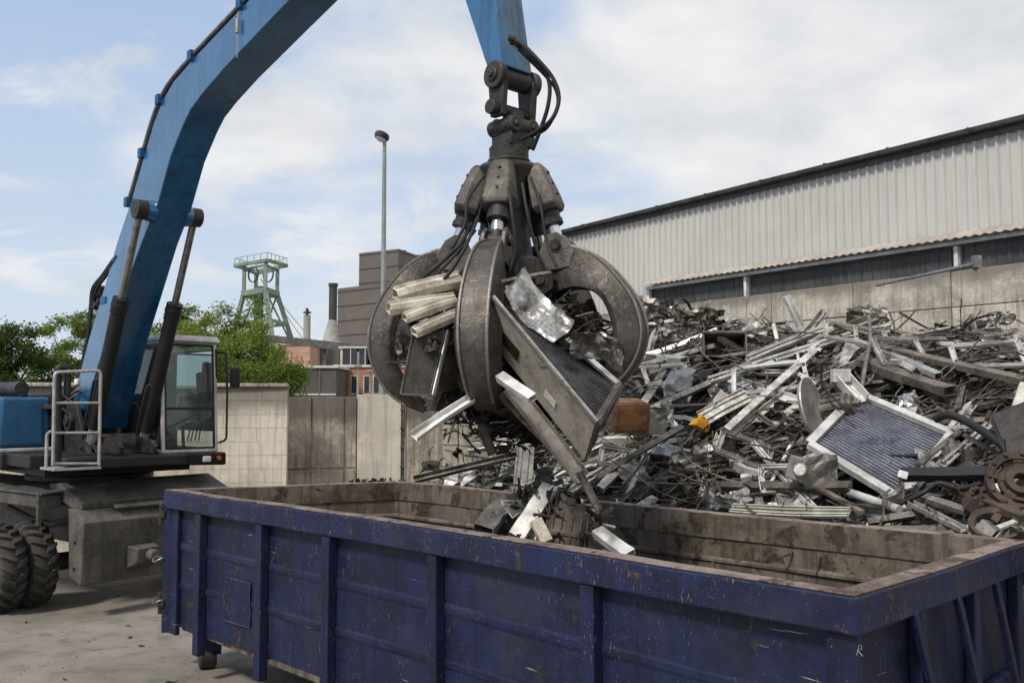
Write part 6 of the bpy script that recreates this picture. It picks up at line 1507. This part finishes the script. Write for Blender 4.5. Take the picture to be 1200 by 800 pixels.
# ------------------------------------------------------------------ background buildings
def bx3(px0,px1,py0,Y,depth,zb=0,skew=0):
    a=at(px0,py0,Y); b=at(px1,py0,Y); z=a.z
    return a.x,b.x,Y,Y+depth,zb,z
def face_box(mb,pts,z0,z1):
    k=len(pts); mb.add([flat(p,z0) for p in pts]+[flat(p,z1) for p in pts],[tuple(range(k))[::-1],tuple(range(k,2*k))]+[(i,(i+1)%k,k+(i+1)%k,k+i) for i in range(k)])
TY=130
tw=thing('coal_tower',(at(440,400,TY).x,TY,0),0,label='tall windowless brown clad plant building with a stepped upper block',cat='building')
a=at(396,337,TY+6); b=at(447,331,TY); c=at(520,345,TY+16); d=at(470,340,TY+24)
mb=MB(); face_box(mb,[a,b,c,d],0,at(447,332,TY).z); mb.build('lower_block',M['tower'],tw,world=True)
a2=at(421,295,TY+8); b2=at(467,291,TY+4); c2=at(503,300,TY+14); d2=at(455,300,TY+22); zt2=at(467,291.5,TY+4).z
mb=MB(); face_box(mb,[a2,b2,c2,d2],at(447,332,TY).z,zt2); mb.build('upper_block',M['tower'],tw,world=True)
mb=MB()
for z in np.linspace(4,at(447,332,TY).z-.5,8): 
    for p,q in ((a,b),(b,c)): mb.bar(flat(p,z),flat(q,z),.2,.12)
for z in np.linspace(at(447,332,TY).z+1,zt2-.3,3):
    for p,q in ((a2,b2),(b2,c2)): mb.bar(flat(p,z),flat(q,z),.2,.12)
mb.build('cladding_band',M['towerlow'],tw,world=True)
mb=MB(); p=(a2+c2)/2; mb.box(flat(p,zt2+.35),(3.5,3,.7)); mb.box(flat(c2,zt2+.1)-V((2,0,0)),(2,2,.9)); mb.build('roof_unit',M['towerlow'],tw,world=True)
# black stack with hood
q=at(390,373,120); mb=MB(); st_=thing('steel_stack',(q.x,120,0),0,label='sooty black steel chimney on a pale conical hood',cat='chimney')
zt3=at(390,333,120).z; zc3=at(390,374,120).z; zc4=at(390,400,120).z
mb=MB(); mb.cyl((q.x,120,zc3-.3),(q.x,120,zt3),.52,n=16); mb.cyl((q.x,120,zt3-.3),(q.x,120,zt3+.1),.6,n=16); mb.build('flue',M['stackblack'],st_,world=True,smooth=40)
mb=MB(); mb.cyl((q.x-.3,120,zc4-1.2),(q.x,120,zc3),1.35,.5,n=16); mb.cyl((q.x-.3,120,0),(q.x-.3,120,zc4-1.2),1.3,n=16); mb.build('hood',M['cone'],st_,world=True,smooth=40)
q=at(359.5,400,115); zt3=at(359,369,115).z; cg=thing('concrete_chimney',(q.x,115,0),0,label='short grey round chimney topped with a small cross-shaped cap',cat='chimney')
mb=MB(); mb.cyl((q.x,115,0),(q.x,115,zt3),.46,.42,n=18); mb.build('shaft',M['chimgrey'],cg,world=True,smooth=40)
mb=MB(); mb.box((q.x,115,zt3+.3),(.9,.2,.22)); mb.box((q.x,115,zt3+.35),(.2,.9,.9)); mb.build('cap',M['stackblack'],cg,world=True)
def simple(name,px0,px1,py,Y,dep,m,label,z0=0,cat='building',fn=None):
    x0,x1,y0,y1,zb,z=bx3(px0,px1,py,Y,dep,z0); o=thing(name,((x0+x1)/2,Y,0),0,label=label,cat=cat)
    mb=MB(); mb.bb(x0,x1,y0,y1,zb,z); mb.build('wall',m,o,world=True)
    mb=MB(); mb.bb(x0-.15,x1+.15,y0-.15,y1,z,z+.18); mb.build('roof_edge',M['render'],o,world=True)
    if fn: fn(o,x0,x1,y0,z)
    return o
simple('pink_building',325,363,404,112,8,M['pink'],'small faded pink brick building left of the grey chimney')
simple('brown_annex',363,397,402,118,8,M['tower'],'low brown clad annex between chimney and tall plant building')
def shedf(o,x0,x1,y0,z):
    for k in range(1,4): 
        x=x0+(x1-x0)*k/4; mb=MB(); mb.bb(x-.05,x+.05,y0-.06,y0,0,z); mb.build('cladding_post',M['towerlow'],o,world=True)
    mb=MB(); mb.bb(x0,x1,y0-.05,y0,z*.62,z*.62+.12); mb.build('cladding_rail',M['render'],o,world=True)
simple('dark_shed',318,394,431,70,6,M['darkshed'],'long dark sheet shed behind the concrete wall','' and 0 or 0,fn=shedf)
def brf(o,x0,x1,y0,z):
    zt=at(420,431,75).z
    for px in (401,415,430,441):
        p=at(px,447,75); w=mb=MB(); mb.bb(p.x-.28,p.x+.28,y0-.05,y0-.004,p.z-1.0,p.z+.5); f=mb.build('window',M['render'],o,world=True)
        mb=MB(); mb.bb(p.x-.2,p.x+.2,y0-.07,y0-.052,p.z-.9,p.z+.42); mb.build('pane',M['pane'],f,world=True)
simple('brick_building',393,475,430,75,8,M['brick'],'red brick building with small windows under the plant tower',fn=brf)
def upf(o,x0,x1,y0,z):
    for px in (411,428,440):
        p=at(px,418,88); mb=MB(); mb.bb(p.x-.75,p.x+.75,y0-.05,y0-.004,p.z-.9,p.z+.75); f=mb.build('window',M['pane'],o,world=True)
        mb=MB(); mb.bb(p.x-.04,p.x+.04,y0-.08,y0-.052,p.z-.9,p.z+.75); mb.build('glazing_bar',M['render'],f,world=True)
simple('rendered_building',399,460,408,88,8,M['render'],'pale rendered building with tall windows above the brick one',fn=upf)
# conveyor bridge
a=at(300,395,100); b=at(432,409,96); mb=MB(); mb.bar(a-V((3,0,-.3)),b,.9,.75); 
for k in range(12): p=a+(b-a)*(k+.5)/12; mb.box(p+V((0,-.5,0)),(.12,.08,.8))
for p in (a+(b-a)*.1,a+(b-a)*.62): mb.bar(flat(p,0),flat(p,p.z-.4),.3,.3,up=(0,1,0))
solo(mb,'pipe_bridge',M['chassis'],'grey pipe bridge crossing in front of the chimneys','pipe bridge')
# yard lamp small near brick building & antenna
for px,py0,py1,lab in ((420,412,465,'thin dark post with bracket lamp before the brick building'),(434,434,465,'short pale post at the right end of the brick building')):
    p=at(px,py0,60); mb=MB(); mb.tube([(p.x,60,0),(p.x,60,p.z)],.07,8); mb.box((p.x,59.9,p.z-.9 if py0<420 else p.z),(.5,.15,.12)); solo(mb,'yard_post',M['pole'],lab,'post')
# ------------------------------------------------------------------ TREES
def tree(px,py_top,Y,halfw_px,mleaf,label,seed,nclump=110,leaves=150,lsz=.16,squash=.75,zlow=None,name='leafy_tree'):
    rg=random.Random(seed); p=at(px,472,Y); ht=at(px,py_top,Y).z; rx=halfw_px/FP*Y; zb=zlow if zlow is not None else ht*.18
    t=thing(name,(p.x,Y,0),0,label=label,cat='tree')
    tr=MB(); top=ht*.62; tr.tube(cat([(0,0,0),(rg.uniform(-.2,.2),0,top*.4),(rg.uniform(-.3,.3),.1,top*.75),(0,0,top)],4),[.16-.11*i/12 for i in range(13)],8)
    cr=MB(); cz=(ht+zb)/2; rz=(ht-zb)/2
    for c in range(nclump):
        while True:
            q=V((rg.uniform(-1,1),rg.uniform(-1,1),rg.uniform(-1,1)))
            if .1<q.length<1: break
        # lumpy silhouette
        f=1.0+.30*N.noise(q.normalized()*1.9+V((seed,0,0)))
        if q.z>.2: f+=.12*rg.random()
        P=V((q.x*rx*f,q.y*rx*squash*f,cz+q.z*rz*f))
        if c<34:
            s0=V((0,0,rg.uniform(.25,.95)*top)); mid=(s0+P)/2+V((0,0,.15)); tr.tube([s0,mid,P],[.045,.03,.012],5)
        cs=rg.uniform(.32,.62)*max(.6,rx/3.0)
        nl=int(leaves*1.7*rg.uniform(.6,1.3))
        for k in range(nl):
            g_=V((rg.gauss(0,1),rg.gauss(0,1),rg.gauss(0,.75)))*cs*.55; c_=P+g_
            u=V((rg.uniform(-1,1),rg.uniform(-1,1),rg.uniform(-.7,.4))).normalized(); v=u.cross(V((rg.uniform(-1,1),rg.uniform(-1,1),rg.uniform(-1,1)))).normalized(); s=lsz*.8*rg.uniform(.5,1.1)
            cr.add([c_,c_+u*s*.5+v*s*.26,c_+u*s,c_+u*s*.5-v*s*.26],[(0,1,2,3)])
    tr.build('trunk',M['bark'],t,smooth=60); cr.build('crown',mleaf,t)
tree(14,386,33,52,M['leafdark'],'dark green leafy tree at the far left edge',1,130,170,.16)
tree(-40,395,36,45,M['leafdark'],'dark tree cut by the left edge of the picture',12,60,110,.17)
tree(92,368,38,58,M['leafmid'],'yellow-green tree just left of the boom foot',2,150,170,.16)
tree(155,384,36,46,M['leafmid'],'mid green tree between the boom and the cab',3,90,140,.17)
tree(205,368,36,50,M['leafbright'],'bright green tree directly behind the cab roof',4,150,170,.16)
tree(262,360,34,72,M['leafbright'],'broad bright green tree in front of the headframe',5,230,190,.15,zlow=.3)
tree(316,424,31,42,M['leafmid'],'low spreading bush-like tree above the pale wall end',6,120,150,.14,zlow=1.0)
tree(240,412,30,74,M['leafmid'],'dense low tree right behind the mirror and block wall',7,150,150,.15,zlow=.8)
